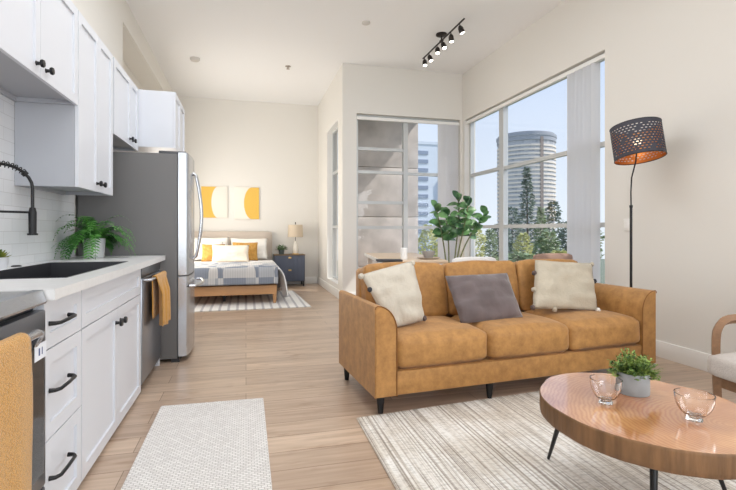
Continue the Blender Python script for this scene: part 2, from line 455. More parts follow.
def fol_mat(name, c1, c2):
    m = mat(name, c1, .75, var=.0); n, l, p = nt(m)
    t = n.new('ShaderNodeTexCoord'); nz = n.new('ShaderNodeTexNoise'); nz.inputs['Scale'].default_value = 1.6; nz.inputs['Detail'].default_value = 3
    l.new(t.outputs['Object'], nz.inputs[0]); r = n.new('ShaderNodeValToRGB'); l.new(nz.outputs[0], r.inputs[0])
    r.color_ramp.elements[0].position = .35; r.color_ramp.elements[1].position = .65
    r.color_ramp.elements[0].color = c1; r.color_ramp.elements[1].color = c2
    l.new(r.outputs[0], p.inputs['Base Color']); return m
fo_dark = fol_mat('foliage_dark', rgb(96, 114, 102), rgb(142, 156, 142))  # pale, greyed tree tints carry the haze of distance in their colour
fo_mid = fol_mat('foliage_mid', rgb(122, 142, 104), rgb(178, 190, 152))
fo_yel = fol_mat('foliage_yellow', rgb(178, 180, 112), rgb(222, 220, 160))
bark = mat('bark', rgb(104, 92, 80), .9)
def tree(px, ytop, ybot, wpx, Y, m, label, kind='round', seed=0, n=900):
    top = vp(px, ytop, Y); d = Y/(math.cos(TH)-(px-368)/F_PX*math.sin(TH)); rad = wpx*.5*d/F_PX; zb = 1.13-(ybot-230.5)*d/F_PX
    root = thing('tree', label, 'tree', (top.x, Y, -12))
    rnd = random.Random(seed); H = top.z+12; hb = zb+12
    b = NB(); tube(b, [(0, 0, 0), (.1, 0, H*.5), (0, 0, H*.9)], [rad*.12, rad*.09, rad*.03], 8); obj('trunk', b, bark, root)
    b = NB(); ls = rad*.22
    for k in range(n):
        t = rnd.random()
        z = hb + (H-hb)*t
        if kind == 'cone': R = rad*(1-t)**.8*(.75+.5*noise.noise(Vector((seed, 0, t*7))))+.05*rad
        else: R = rad*math.sqrt(max(.02, 1-(2*t-1)**2))*(.8+.5*noise.noise(Vector((seed, t*4, 0))))
        a = rnd.random()*2*PI; R *= (.8 + .35*noise.noise(Vector((math.cos(a)*1.5, math.sin(a)*1.5, t*5+seed))))
        rr = R*rnd.random()**.35
        p = Vector((rr*math.cos(a), rr*math.sin(a), z))
        dr = Vector((math.cos(a)+rnd.uniform(-.6, .6), math.sin(a)+rnd.uniform(-.6, .6), rnd.uniform(-.3, .8)))
        leaf(b, p, dr, (rnd.uniform(-1, 1), rnd.uniform(-1, 1), 1), ls*rnd.uniform(.7, 1.5), ls*.75, seg=2, droop=.1)
    obj('crown', b, m, root, auto='keep')
TREES = [
 (527, 168, 262, 30, 46, fo_dark, 'tall dark conifer standing in front of the round tower', 'cone'),
 (553, 202, 262, 26, 40, fo_dark, 'slim grey-green tree right of the tall conifer', 'round'),
 (541, 208, 262, 26, 36, fo_mid, 'pale green pointed tree right below the tall conifer', 'cone'),
 (512, 208, 262, 24, 38, fo_dark, 'dark bushy tree left of the tall conifer', 'round'),
 (571, 222, 268, 30, 34, fo_dark, 'dark tree at the edge of the blinds', 'round'),
 (523, 234, 275, 26, 28, fo_yel, 'yellow-green bush in the middle of the large window', 'round'),
 (548, 232, 280, 34, 30, fo_mid, 'grey-green bush at the right of the large window', 'round'),
 (500, 224, 280, 34, 30, fo_dark, 'dark bush beside the window mullion', 'round'),
 (476, 228, 280, 26, 26, fo_yel, 'yellow-green bush low behind the leafy indoor plant', 'round'),
 (490, 230, 280, 22, 27, fo_mid, 'green bush low in the small corner pane', 'round'),
 (428, 226, 275, 30, 24, fo_yel, 'tan-green bush low beside the concrete wall', 'round'),
 (560, 252, 290, 40, 24, fo_yel, 'bright low bush at the foot of the large window', 'round'),
 (520, 255, 290, 60, 22, fo_mid, 'low green hedge plant behind the sofa back', 'round'),
 (590, 215, 275, 30, 36, fo_mid, 'green tree mostly behind the vertical blinds', 'round'),
]
for i, (px, y0, y1, wp, Y, m, lab, k) in enumerate(TREES): tree(px, y0, y1, wp, Y, m, lab, k, seed=i*3+1)

# ------------------------------------------------------------------ blinds
blind_m = mat('blind_fabric', rgb(240, 240, 241), .7)
def translucent(m, f):
    n, l, p = nt(m); t = n.new('ShaderNodeBsdfTranslucent'); t.inputs[0].default_value = p.inputs['Base Color'].default_value; x = n.new('ShaderNodeMixShader'); x.inputs[0].default_value = f
    l.new(p.outputs[0], x.inputs[1]); l.new(t.outputs[0], x.inputs[2]); l.new(x.outputs[0], [q for q in n if q.type == 'OUTPUT_MATERIAL'][0].inputs[0])
translucent(blind_m, .55)
def blinds(label, axis, pos, a0, a1, n, z0=.24, z1=2.93):
    root = thing('vertical_blinds', label, 'blinds', (0, 0, 0))
    b = NB(); bs = NB()
    full0, full1 = (LX0+.01, LX1-.005) if axis == 'X' else (WY0+.01, WY1-.01)
    if axis == 'X': bx(b, full0, full1, pos-.02, pos+.02, z1, z1+.045)
    else: bx(b, pos-.02, pos+.02, full0, full1, z1, z1+.045)
    for k in range(n):
        a = a0 + (a1-a0)*(k+.5)/n
        ang = math.radians(-34 if k % 2 else -24) if axis == 'X' else math.radians(-38 if k % 2 else -28)
        w2 = .046
        M = Matrix.Translation((a, pos, 0)) if axis == 'X' else Matrix.Translation((pos, a, 0))
        R = Matrix.Rotation(ang, 4, 'Z')
        pts = []
        for j in range(5):
            u = -w2 + 2*w2*j/4; pts.append((u, .006*(1-(u/w2)**2)))
        poly = pts + [(u, v-.0012) for u, v in pts[::-1]]
        bt = NB(); prism(bt, poly, z0, z1, 'Z')
        me = bpy.data.meshes.new('t'); bt.to_mesh(me); bt.free()
        nv = len(bs.verts); bs.from_mesh(me); bpy.data.meshes.remove(me)
        bs.verts.ensure_lookup_table()
        for v in bs.verts[nv:]: v.co = M @ R @ v.co
    obj('head_rail', b, white_trim, root)
    obj('slats', bs, blind_m, root, smooth=True)
blinds('pale vertical blinds bunched beside the room corner on the left window', 'X', YB+.045, 3.17, 3.50, 7)
blinds('pale vertical blinds bunched at the near end of the large window', 'Y', XR+.045, 4.17, 4.62, 7)

# ------------------------------------------------------------------ kitchen
XW = XL            # wall face
def shaker(name, y0, y1, z0, z1, xf, parent, st=.055, handle=None, lab=None):
    """a shaker front facing +x, its face at xf"""
    b = NB(); t = .02
    bx(b, xf-t, xf, y0, y0+st, z0, z1); bx(b, xf-t, xf, y1-st, y1, z0, z1)
    bx(b, xf-t, xf, y0+st, y1-st, z0, z0+st); bx(b, xf-t, xf, y0+st, y1-st, z1-st, z1)
    bx(b, xf-t, xf-.011, y0+st, y1-st, z0+st, z1-st)
    d = obj(name, b, cab_m, parent, label=lab)
    if handle and handle[0] == 'knob':
        k = NB(); M = Matrix.Translation((xf, handle[1], handle[2])) @ Matrix.Rotation(PI/2, 4, 'Y')
        lathe(k, [(0, 0), (.012, 0), (.009, .006), (.008, .018), (.018, .022), (.020, .029), (.017, .036), (0, .037)], seg=16, M=M)
        obj('knob', k, black_metal, d, smooth=True)
    if handle and handle[0] == 'bar':
        k = NB(); y, z, L = handle[1], handle[2], handle[3]
        tube(k, [(xf, y-L/2, z), (xf+.020, y-L/2+.004, z), (xf+.032, y-L/2+.022, z), (xf+.034, y, z), (xf+.032, y+L/2-.022, z), (xf+.020, y+L/2-.004, z), (xf, y+L/2, z)],
             [.009, .0075, .007, .007, .007, .0075, .009], 10)
        obj('handle', k, black_metal, d, smooth=True)
    return d
BX = -.695
# drawer base
r = thing('drawer_cabinet', 'white base cabinet with three drawers beside the oven', 'cabinet', (0, 0, 0))
boxobj('body', (XW+.02, BX-.021, 1.89, 2.281, .10, .88), cab_m, r); boxobj('plinth', (XW+.02, BX-.03, 1.89, 2.281, 0, .10), cab_m, r)
for z0, z1, zh in ((.70, .875, .79), (.37, .695, .545), (.03, .365, .225)):
    shaker('drawer', 1.893, 2.279, z0, z1, BX, r, handle=('bar', 2.03, zh, .19))
r = thing('sink_cabinet', 'wide white base cabinet with two doors under the sink', 'cabinet', (0, 0, 0))
b = NB(); bx(b, XW+.02, BX-.021, 2.285, 3.47, .10, .70); bx(b, XW+.02, -1.26, 2.285, 3.47, .70, .88); bx(b, -.76, BX-.021, 2.285, 3.47, .70, .88); obj('body', b, cab_m, r)
boxobj('plinth', (XW+.02, BX-.03, 2.285, 3.47, 0, .10), cab_m, r)
shaker('false_drawer_front', 2.288, 3.467, .70, .875, BX, r)
shaker('door', 2.288, 2.876, .03, .695, BX, r, handle=('knob', 2.835, .62))
shaker('door', 2.880, 3.467, .03, .695, BX, r, handle=('knob', 2.925, .62))
# counter with the sink hole
SX0, SX1, SY0, SY1 = -1.24, -.77, 2.34, 3.462
b = NB()
CZ0, CZ1, CX = .881, .92, -.66
bx(b, XW+.01, SX0, 1.89, 4.24, CZ0, CZ1); bx(b, SX1, CX, 1.89, 4.24, CZ0, CZ1)
bx(b, SX0, SX1, 1.89, SY0, CZ0, CZ1); bx(b, SX0, SX1, SY1, 4.24, CZ0, CZ1)
w_ = obj('countertop', b, quartz); tag(w_, 'white quartz worktop running from the oven to the fridge', 'countertop')
r = thing('sink', 'black undermount kitchen sink set into the white worktop', 'sink', (0, 0, 0))
b = NB(); zb = .73; e = .012
g0 = .004
zt_ = .9215; e = .007; q_ = .0008
bx(b, SX0+q_, SX0+e, SY0+q_, SY1-q_, zb, zt_); bx(b, SX1-e, SX1-q_, SY0+q_, SY1-q_, zb, zt_)
bx(b, SX0+e, SX1-e, SY0+q_, SY0+e, zb, zt_); bx(b, SX0+e, SX1-e, SY1-e, SY1-q_, zb, zt_)
bx(b, SX0+q_, SX1-q_, SY0+q_, SY1-q_, zb-.012, zb)
obj('basin', b, mat('sink_composite', rgb(44, 44, 48), .4), r)
b = NB(); lathe(b, [(0, 0), (.045, 0), (.045, .004), (.03, .003), (0, .002)], (-.995, 2.9, zb)); obj('drain', b, chrome, r, smooth=True)
b = NB(); bx(b, XW, XW+.009, -.5, 4.24, .92, 2.6); bs_ = struct('trim_1', b, tile_m, 'white subway tile backsplash')
# faucet
r = thing('kitchen_faucet', 'black spring-neck pull-down faucet arching over the sink', 'faucet', (-1.295, 2.62, .92), math.radians(40))
b = NB(); lathe(b, [(0, 0), (.028, 0), (.028, .01), (.020, .02), (.020, .30), (.014, .31), (.014, .33), (0, .33)], seg=20); obj('post', b, black_metal, r, smooth=True)
A = [(0, 0, .33)]
hx = .28
for k in range(13):
    t = k/12; ang = PI*(1-t)
    A.append((hx/2 + hx/2*math.cos(ang), 0, .43 + .115*math.sin(ang)))
A += [(hx, 0, .36), (hx, 0, .30)]
b = NB(); tube(b, A, .008, 10); obj('hose', b, black_metal, r, smooth=True)
# spring coil around the arch
import bisect
def sample(P, n):
    P = [Vector(p) for p in P]; L = [0]
    for a, c in zip(P, P[1:]): L.append(L[-1] + (c-a).length)
    out = []
    for i in range(n):
        s = L[-1]*i/(n-1); k = min(len(P)-2, max(0, bisect.bisect_right(L, s)-1))
        f = (s-L[k])/max(1e-9, L[k+1]-L[k]); out.append(P[k].lerp(P[k+1], f))
    return out
S = sample(A[:13], 300); coil = []
for i, p in enumerate(S):
    t = (S[min(i+1, 299)] - S[max(i-1, 0)]).normalized(); a = Vector((0, 1, 0)); n_ = t.cross(a)
    ph = i/300*2*PI*26; coil.append(p + (a*math.cos(ph) + n_*math.sin(ph))*.015)
b = NB(); tube(b, coil[:262], .0026, 6); tube(b, [S[258], S[270]], .016, 12); obj('spring', b, black_metal, r, smooth=True)
b = NB(); lathe(b, [(0, 0), (.018, 0), (.021, .004), (.018, .012), (.019, .12), (.013, .145), (0, .146)], (hx, 0, .185), 20)
lathe(b, [(0, 0), (.024, 0), (.024, .01), (0, .01)], (hx, 0, .185), 20); obj('spray_head', b, black_metal, r, smooth=True)
b = NB(); tube(b, [(0, 0, .305), (hx, 0, .305)], .006, 8); tube(b, [(hx, 0, .295), (hx, 0, .315)], .017, 14); obj('holder_arm', b, black_metal, r, smooth=True)
b = NB(); tube(b, [(.018, 0, .12), (.04, -.0, .13), (.115, 0, .175)], [.009, .006, .005], 8); obj('lever', b, black_metal, r, smooth=True)
# hole cover
b = NB(); lathe(b, [(0, 0), (.026, 0), (.026, .004), (.018, .008), (0, .008)], (-1.29, 3.13, .9205), 20)
o = obj('sink_hole_cover', b, black_metal, smooth=True); tag(o, 'small black round cap on the worktop behind the sink', 'cap')

# dishwasher
r = thing('dishwasher', 'stainless steel dishwasher between the sink cabinet and the fridge', 'dishwasher', (0, 0, 0))
boxobj('body', (XW+.02, BX-.03, 3.478, 4.195, .02, .875), mat('appliance_dark', rgb(60, 62, 66), .5), r)
dd = boxobj('door', (BX-.029, BX+.006, 3.480, 4.193, .07, .80), steel_d, r, bev=.006)
boxobj('control_strip', (BX-.029, BX+.002, 3.480, 4.193, .805, .873), mat('control_black', rgb(52, 54, 60), .3), r)
b = NB(); hxx = BX+.052
tube(b, [(BX+.006, 3.53, .785), (hxx, 3.535, .785), (hxx, 3.56, .785), (hxx, 4.11, .785), (hxx, 4.135, .785), (BX+.006, 4.14, .785)], .011, 10)
obj('handle', b, chrome, dd, smooth=True)
b = NB(); bx(b, XW+.02, BX-.005, 4.198, 4.22, 0, .879); o = obj('end_panel', b, cab_m); tag(o, 'thin white end panel between dishwasher and fridge', 'panel')

def towel_mat(name, c, sc_=120):
    m = mat(name, c, .95, bump=.0, sheen=.4); n, l, p = nt(m)
    t = n.new('ShaderNodeTexCoord'); v = n.new('ShaderNodeTexVoronoi'); v.inputs['Scale'].default_value = sc_
    mp = n.new('ShaderNodeMapping'); mp.inputs['Rotation'].default_value = (.6, 0, 0); mp.inputs['Scale'].default_value = (1, 1, 1.8)
    l.new(t.outputs['Object'], mp.inputs[0]); l.new(mp.outputs[0], v.inputs[0])
    r = n.new('ShaderNodeValToRGB'); l.new(v.outputs['Distance'], r.inputs[0])
    r.color_ramp.elements[0].position = .1; r.color_ramp.elements[1].position = .75
    r.color_ramp.elements[0].color = tuple(min(1, x*1.12) for x in c[:3])+(1,); r.color_ramp.elements[1].color = tuple(x*.66 for x in c[:3])+(1,)
    l.new(r.outputs[0], p.inputs['Base Color'])
    b = n.new('ShaderNodeBump'); b.inputs['Strength'].default_value = .8; b.inputs['Distance'].default_value = .004; b.invert = True
    l.new(v.outputs['Distance'], b.inputs['Height']); l.new(b.outputs[0], p.inputs['Normal']); return m
def towel(name, label, xb, y0, y1, zt, front, back, m, th=.006, amp=.008, rad=.016, seed=0, taper=0, waves=3):
    """a cloth folded over a bar that runs along y at (xb, zt)"""
    b = NB(); path = []
    for k in range(9): path.append((-rad, -back + back*k/8))
    for k in range(1, 8): a = PI - PI*k/8; path.append((rad*math.cos(a), rad*math.sin(a)))
    for k in range(19): path.append((rad, -front*k/18))
    ny = 26; rows = []
    for i in range(ny+1):
        u = i/ny; row = []
        for x, z in path:
            f = min(1, -z/.12) if z < 0 else 0
            sg = 1 if x > 0 else 0
            wv = amp*f*(.5+.5*math.sin(u*PI*waves + seed) + .5*noise.noise(Vector((u*5, z*4, seed))))*sg
            yy = y0 + (y1-y0)*u
            yc = (y0+y1)/2; yy = yc + (yy-yc)*(1 - taper*f*(.6+.4*min(1, -z/front if z < 0 else 0)))
            zz = zt + z + (.012*math.sin(u*6+seed) if z == path[-1][1] else 0)
            row.append((xb+x+wv, yy, zz))
        rows.append(row)
    V = [[b.verts.new(p) for p in row] for row in rows]
    for i in range(ny):
        for k in range(len(path)-1): b.faces.new((V[i][k], V[i+1][k], V[i+1][k+1], V[i][k+1]))
    o = obj(name, b, m, smooth=True, auto='keep')
    s = o.modifiers.new('thick', 'SOLIDIFY'); s.thickness = th; s.offset = 0
    return tag(o, label, 'towel')
mustard = towel_mat('mustard_towel', rgb(222, 160, 58), 190)
mustard2 = towel_mat('mustard_waffle', rgb(214, 156, 62), 190)
towel('hand_towel', 'folded mustard towel hanging on the dishwasher handle', hxx, 3.66, 4.07, .785, .37, .30, mustard, amp=.035, taper=.12, seed=1.2, waves=7)

# oven
r = thing('oven_range', 'stainless steel range with black glass cooktop beside the drawers', 'oven', (0, 0, 0))
RY0, RY1 = 1.12, 1.882
black_glass = mat('black_glass', rgb(20, 20, 24), .08)
boxobj('body', (XW+.02, BX-.03, RY0, RY1, .02, .905), mat('range_body', rgb(70, 72, 76), .4, metal=.6), r)
boxobj('cooktop', (XW+.02, BX-.01, RY0+.004, RY1-.004, .906, .918), black_glass, r, bev=.003)
b = NB(); prism(b, [(BX-.03, .872), (BX+.010, .872), (BX+.014, .88), (BX+.002, .921), (BX-.03, .921)], RY0, RY1, 'Y', bev=.003); obj('control_panel', b, chrome, r, smooth=True)
for yy in (1.28, 1.4, 1.6, 1.72):
    pass
dd = boxobj('door', (BX-.029, BX+.012, RY0+.003, RY1-.003, .235, .852), mat('oven_door_steel', rgb(120, 124, 132), .3, metal=.9), r, bev=.008)
boxobj('oven_window', (BX+.0121, BX+.015, RY0+.06, RY1-.03, .29, .735), black_glass, dd)
boxobj('storage_drawer', (BX-.029, BX+.010, RY0+.003, RY1-.003, .04, .228), mat('drawer_dark', rgb(84, 86, 92), .35, metal=.7), r, bev=.006)
b = NB(); hz_ = .80; ox = BX+.047
tube(b, [(BX+.012, RY0+.04, hz_-.05), (ox-.012, RY0+.045, hz_-.025), (ox, RY0+.08, hz_), (ox, RY1-.17, hz_), (ox-.008, RY1-.125, hz_-.012), (BX+.012, RY1-.10, hz_-.05)], [.013, .014, .014, .014, .014, .013], 12)
obj('handle', b, chrome, dd, smooth=True)
b = NB(); bx(b, BX+.0152, BX+.0162, 1.775, 1.868, .69, .745)
lb = obj('energy_label', b, mat('label_white', rgb(232, 236, 244), .5), dd, label='white sticker with blue marks')
b = NB()
bx(b, BX+.0163, BX+.0168, 1.805, 1.815, .705, .73); bx(b, BX+.0163, BX+.0168, 1.83, 1.836, .705, .73)
obj('print', b, mat('label_blue', rgb(50, 70, 130), .5), r)
towel('kitchen_towel', 'thick mustard waffle towel hanging on the oven handle', ox, 1.20, 1.60, hz_, .55, .34, mustard2, th=.012, amp=.012, rad=.021, seed=.4, waves=3)

# upper cabinets
UX = -1.0
def upper(label, y0, y1, z0, z1, xf, doors, side=cab_m, kz=None):
    r = thing('wall_cabinet', label, 'cabinet', (0, 0, 0), group=None)
    b = NB(); t = .018; xw = XW+.011
    bx(b, xw, xf-.021, y0, y0+t, z0, z1); bx(b, xw, xf-.021, y1-t, y1, z0, z1)
    bx(b, xw, xf-.021, y0+t, y1-t, z1-t, z1); bx(b, xw, xf-.021, y0+t, y1-t, z0+.025, z0+.025+t)
    bx(b, xw, xw+.02, y0+t, y1-t, z0, z0+.025)
    bx(b, xw, xw+.01, y0+t, y1-t, z0+.05, z1-t)
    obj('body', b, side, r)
    n = len(doors)
    for (a, c, k) in doors:
        shaker('door', a, c, z0, z1, xf, r, handle=('knob', k, z0+.055) if k else None)
    return r
upper('white wall cabinet above the oven and sink with its open underside', 2.16, 3.222, 1.90, 2.49, UX, [(2.163, 2.680, 2.63), (2.684, 3.219, 2.745)], side=cab_shaded)
upper('tall narrow white wall cabinet left of the fridge', 3.228, 4.0, 1.40, 2.49, UX, [(3.231, 3.638, 3.59), (3.642, 3.997, 3.69)], side=cab_shaded)
upper('short white two-door wall cabinet above the fridge side', 4.03, 4.885, 1.89, 2.49, UX, [(4.033, 4.575, 4.53), (4.579, 4.882, 4.635)])
upper('deep white wall cabinet standing out above the fridge', 4.895, 5.62, 1.94, 2.49, -.67, [(4.898, 5.255, None), (5.259, 5.617, None)])

# fridge
r = thing('refrigerator', 'tall stainless french-door fridge with dark grey sides', 'fridge', (0, 0, 0))
FY0, FY1, FZ = 4.265, 5.03, 1.80
boxobj('body', (XW+.02, -.568, FY0+.005, FY1-.005, .03, FZ-.012), fridge_side, r, bev=.008)
boxobj('hinge_cover', (-.72, -.50, FY0+.02, FY0+.08, FZ-.011, FZ+.012), mat('hinge_grey', rgb(82, 84, 88), .5), r, bev=.004)
boxobj('toe_grille', (-.62, -.555, FY0+.01, FY1-.01, .0, .03), mat('grille_dark', rgb(40, 40, 42), .6), r)
def fdoor(name, y0, y1, z0, z1):
    b = NB(); N = 10; poly = [(-.562, y0), (-.562, y1)]
    for k in range(N+1):
        y = y1 + (y0-y1)*k/N; u = (y-FY0)/(FY1-FY0)
        x = -.486 + .022*(1-(2*u-1)**2) - .025*u
        if k == 0 or k == N: x -= .010
        poly.append((x, y))
    prism(b, poly, z0, z1, 'Z', bev=.003)
    return obj(name, b, chrome, r, smooth=True)
ym = (FY0+FY1)/2-.02
d1 = fdoor('door', FY0, ym-.003, .745, FZ); d2 = fdoor('door', ym+.003, FY1, .745, FZ); d3 = fdoor('freezer_drawer', FY0, FY1, .05, .735)
for d, yy in ((d1, ym-.04), (d2, ym+.04)):
    b = NB(); P = [(-.475, yy, 1.66)]; 
    for k in range(13): t = k/12; P.append((-.452+.048*math.sin(PI*t), yy, 1.645-.76*t))
    P.append((-.475, yy, .87)); tube(b, P, .012, 10); obj('handle', b, chrome, d, smooth=True)
b = NB(); P = [(-.48, FY0+.07, .645)]
for k in range(11): t = k/10; P.append((-.44+.045*math.sin(PI*t), FY0+.075+(FY1-FY0-.15)*t, .645))
P.append((-.48, FY1-.07, .645)); tube(b, P, .013, 10); obj('handle', b, chrome, d3, smooth=True)

# ------------------------------------------------------------------ plants in pots
def frond(b, base, az, L, lift, droop, rnd, lw=.045, n=16, floor=None):
    p = Vector(base); d = Vector((math.cos(az)*math.cos(lift), math.sin(az)*math.cos(lift), math.sin(lift)))
    st = L/n; prev = p.copy()
    for i in range(n):
        d = (d + Vector((0, 0, -droop/n*(1+i/n)))).normalized(); q = p + d*st
        if floor is not None and q.z < floor: q.z = floor+.003
        s = d.cross(Vector((0, 0, 1)))
        if s.length < .1: s = Vector((math.sin(az), -math.cos(az), 0))
        s.normalize(); up = s.cross(d)
        r_ = .0014
        v = [b.verts.new(p-s*r_), b.verts.new(p+s*r_), b.verts.new(q+s*r_), b.verts.new(q-s*r_)]; b.faces.new(v)
        t = i/n; w = lw*math.sin(PI*(t*.85+.12))**.8
        for sg in (1, -1):
            leaf(b, p, s*sg + d*.45 + up*rnd.uniform(-.1, .25), up, w*rnd.uniform(.85, 1.15), w*.34, seg=2, droop=.2, fold=.1)
        p = q
    leaf(b, p, d, (0, 0, 1), lw*.5, lw*.2, seg=2)
def green(name, a, b_, rough=.5, sc_=14):
    m = mat(name, a, rough); n, l, p = nt(m)
    t = n.new('ShaderNodeTexCoord'); nz = n.new('ShaderNodeTexNoise'); nz.inputs['Scale'].default_value = sc_; l.new(t.outputs['Object'], nz.inputs[0])
    r_ = n.new('ShaderNodeValToRGB'); l.new(nz.outputs[0], r_.inputs[0]); r_.color_ramp.elements[0].position = .38; r_.color_ramp.elements[1].position = .62
    r_.color_ramp.elements[0].color = a; r_.color_ramp.elements[1].color = b_; l.new(r_.outputs[0], p.inputs['Base Color']); return m
rnd = random.Random(5)
r = thing('potted_fern', 'bushy green fern in a pale grey pot beside the fridge', 'plant', (-1.13, 4.0, .92))
b = NB(); lathe(b, [(0, 0), (.062, 0), (.068, .005), (.076, .14), (.076, .15), (.068, .15), (.066, .125), (0, .125)], seg=32); obj('pot', b, mat('pot_pale_grey', rgb(188, 190, 192), .6), r, smooth=True)
b = NB()
for k in range(84):
    a = rnd.random()*2*PI; L = rnd.uniform(.26, .40)
    if -1.35 < math.atan2(math.sin(a), math.cos(a)) < -.45 and k % 3: continue
    if math.sin(a) > .3: L *= .55
    if math.cos(a) < -.5 and math.sin(a) > -.6: L *= .6
    frond(b, (math.cos(a)*.03, math.sin(a)*.03, .13), a, L, rnd.uniform(.45, 1.45), rnd.uniform(1.5, 2.4), rnd, lw=.048, floor=.002)
frond(b, (-.02, 0, .14), PI*1.32, .34, .35, .75, rnd, lw=.022)
for v in b.verts: v.co.z = max(v.co.z, .004)
obj('fronds', b, green('fern_green', rgb(40, 94, 34), rgb(88, 150, 62)), r, auto='keep')
r = thing('potted_succulent', 'small green succulent in a pale pot behind the sink', 'plant', (-1.293, 2.945, .92))
b = NB(); lathe(b, [(0, 0), (.034, 0), (.044, .06), (.044, .065), (.038, .065), (.036, .05), (0, .05)], seg=24); obj('pot', b, mat('pot_white', rgb(206, 208, 212), .5), r, smooth=True)
b = NB()
for ring, (nn, el) in enumerate(((9, .35), (8, .75), (6, 1.15), (3, 1.45))):
    for k in range(nn):
        a = 2*PI*k/nn + ring*.4; leaf(b, (math.cos(a)*.008, math.sin(a)*.008, .052), (math.cos(a)*math.cos(el), math.sin(a)*math.cos(el), math.sin(el)), (0, 0, 1), .052, .022, droop=-.1, fold=.4)
obj('leaves', b, green('succulent_green', rgb(84, 104, 40), rgb(156, 160, 70)), r, auto='keep')

# ------------------------------------------------------------------ runner and rugs
def runner_mat():
    m = mat('runner_weave', rgb(214, 212, 210), .95); n, l, p = nt(m)
    t = n.new('ShaderNodeTexCoord'); br = n.new('ShaderNodeTexBrick'); l.new(t.outputs['Object'], br.inputs[0])
    br.inputs['Scale'].default_value = 1; br.inputs['Brick Width'].default_value = .026; br.inputs['Row Height'].default_value = .016
    br.inputs['Mortar Size'].default_value = .0022; br.inputs['Mortar Smooth'].default_value = .6
    br.inputs['Color1'].default_value = rgb(238, 236, 233); br.inputs['Color2'].default_value = rgb(222, 219, 216); br.inputs['Mortar'].default_value = rgb(182, 178, 175)
    l.new(br.outputs['Color'], p.inputs['Base Color'])
    b = n.new('ShaderNodeBump'); b.invert = True; b.inputs['Strength'].default_value = .7; b.inputs['Distance'].default_value = .004
    l.new(br.outputs['Fac'], b.inputs['Height']); l.new(b.outputs[0], p.inputs['Normal']); return m
def slab(b, quad, z0, z1):
    prism(b, quad, z0, z1, 'Z', bev=.003)
b = NB(); slab(b, [(-.526, 3.21), (.112, 3.195), (.108, .9), (-.526, .9)], .0005, .009)
o = obj('runner_rug', b, runner_mat(), smooth=True); tag(o, 'cream woven runner on the floor along the kitchen cabinets', 'rug')

def rug_mat():
    m = mat('area_rug_pile', rgb(214, 208, 200), .97); n, l, p = nt(m)
    t = n.new('ShaderNodeTexCoord')
    nd = n.new('ShaderNodeTexNoise'); nd.inputs['Scale'].default_value = 1.2; l.new(t.outputs['Object'], nd.inputs[0])
    mp = n.new('ShaderNodeMapping'); mp.inputs['Scale'].default_value = (62, .5, 1); mp.inputs['Rotation'].default_value = (0, 0, math.radians(2)); l.new(t.outputs['Object'], mp.inputs[0])
    nz = n.new('ShaderNodeTexNoise'); nz.inputs['Scale'].default_value = 1.0; nz.inputs['Detail'].default_value = 3; nz.inputs['Roughness'].default_value = .8; l.new(mp.outputs[0], nz.inputs[0])
    r1 = n.new('ShaderNodeValToRGB'); l.new(nz.outputs[0], r1.inputs[0]); r1.color_ramp.interpolation = 'LINEAR'
    e = r1.color_ramp.elements; e[0].position = .40; e[0].color = rgb(164, 156, 148); e[1].position = .56; e[1].color = rgb(238, 236, 232)
    e2 = e.new(.47); e2.color = rgb(214, 207, 198)
    mp2 = n.new('ShaderNodeMapping'); mp2.inputs['Scale'].default_value = (30, 70, 1); l.new(t.outputs['Object'], mp2.inputs[0])
    n2 = n.new('ShaderNodeTexNoise'); n2.inputs['Scale'].default_value = 1; n2.inputs['Detail'].default_value = 2; l.new(mp2.outputs[0], n2.inputs[0])
    r2 = n.new('ShaderNodeValToRGB'); l.new(n2.outputs[0], r2.inputs[0]); r2.color_ramp.elements[0].position = .36; r2.color_ramp.elements[0].color = (.70, .69, .68, 1); r2.color_ramp.elements[1].position = .52; r2.color_ramp.elements[1].color = (1, 1, 1, 1)
    n3 = n.new('ShaderNodeTexNoise'); n3.inputs['Scale'].default_value = 2.6; n3.inputs['Detail'].default_value = 2; l.new(t.outputs['Object'], n3.inputs[0])
    r3 = n.new('ShaderNodeValToRGB'); l.new(n3.outputs[0], r3.inputs[0]); r3.color_ramp.elements[0].position = .42; r3.color_ramp.elements[0].color = (.87, .84, .80, 1); r3.color_ramp.elements[1].position = .56; r3.color_ramp.elements[1].color = (1, 1, 1, 1)
    a = n.new('ShaderNodeMixRGB'); a.blend_type = 'MULTIPLY'; a.inputs[0].default_value = .75; l.new(r1.outputs[0], a.inputs[1]); l.new(r2.outputs[0], a.inputs[2])
    a2 = n.new('ShaderNodeMixRGB'); a2.blend_type = 'MULTIPLY'; a2.inputs[0].default_value = 1; l.new(a.outputs[0], a2.inputs[1]); l.new(r3.outputs[0], a2.inputs[2])
    l.new(a2.outputs[0], p.inputs['Base Color'])
    b = n.new('ShaderNodeBump'); b.inputs['Strength'].default_value = .6; b.inputs['Distance'].default_value = .005
    l.new(n2.outputs[0], b.inputs['Height']); l.new(b.outputs[0], p.inputs['Normal']); return m
b = NB(); slab(b, [(.64, 2.705), (2.62, 2.90), (2.62, .8), (.62, .8)], .0005, .012)
o = obj('area_rug', b, rug_mat(), smooth=True); tag(o, 'large cream and grey striped rug under the coffee table', 'rug')

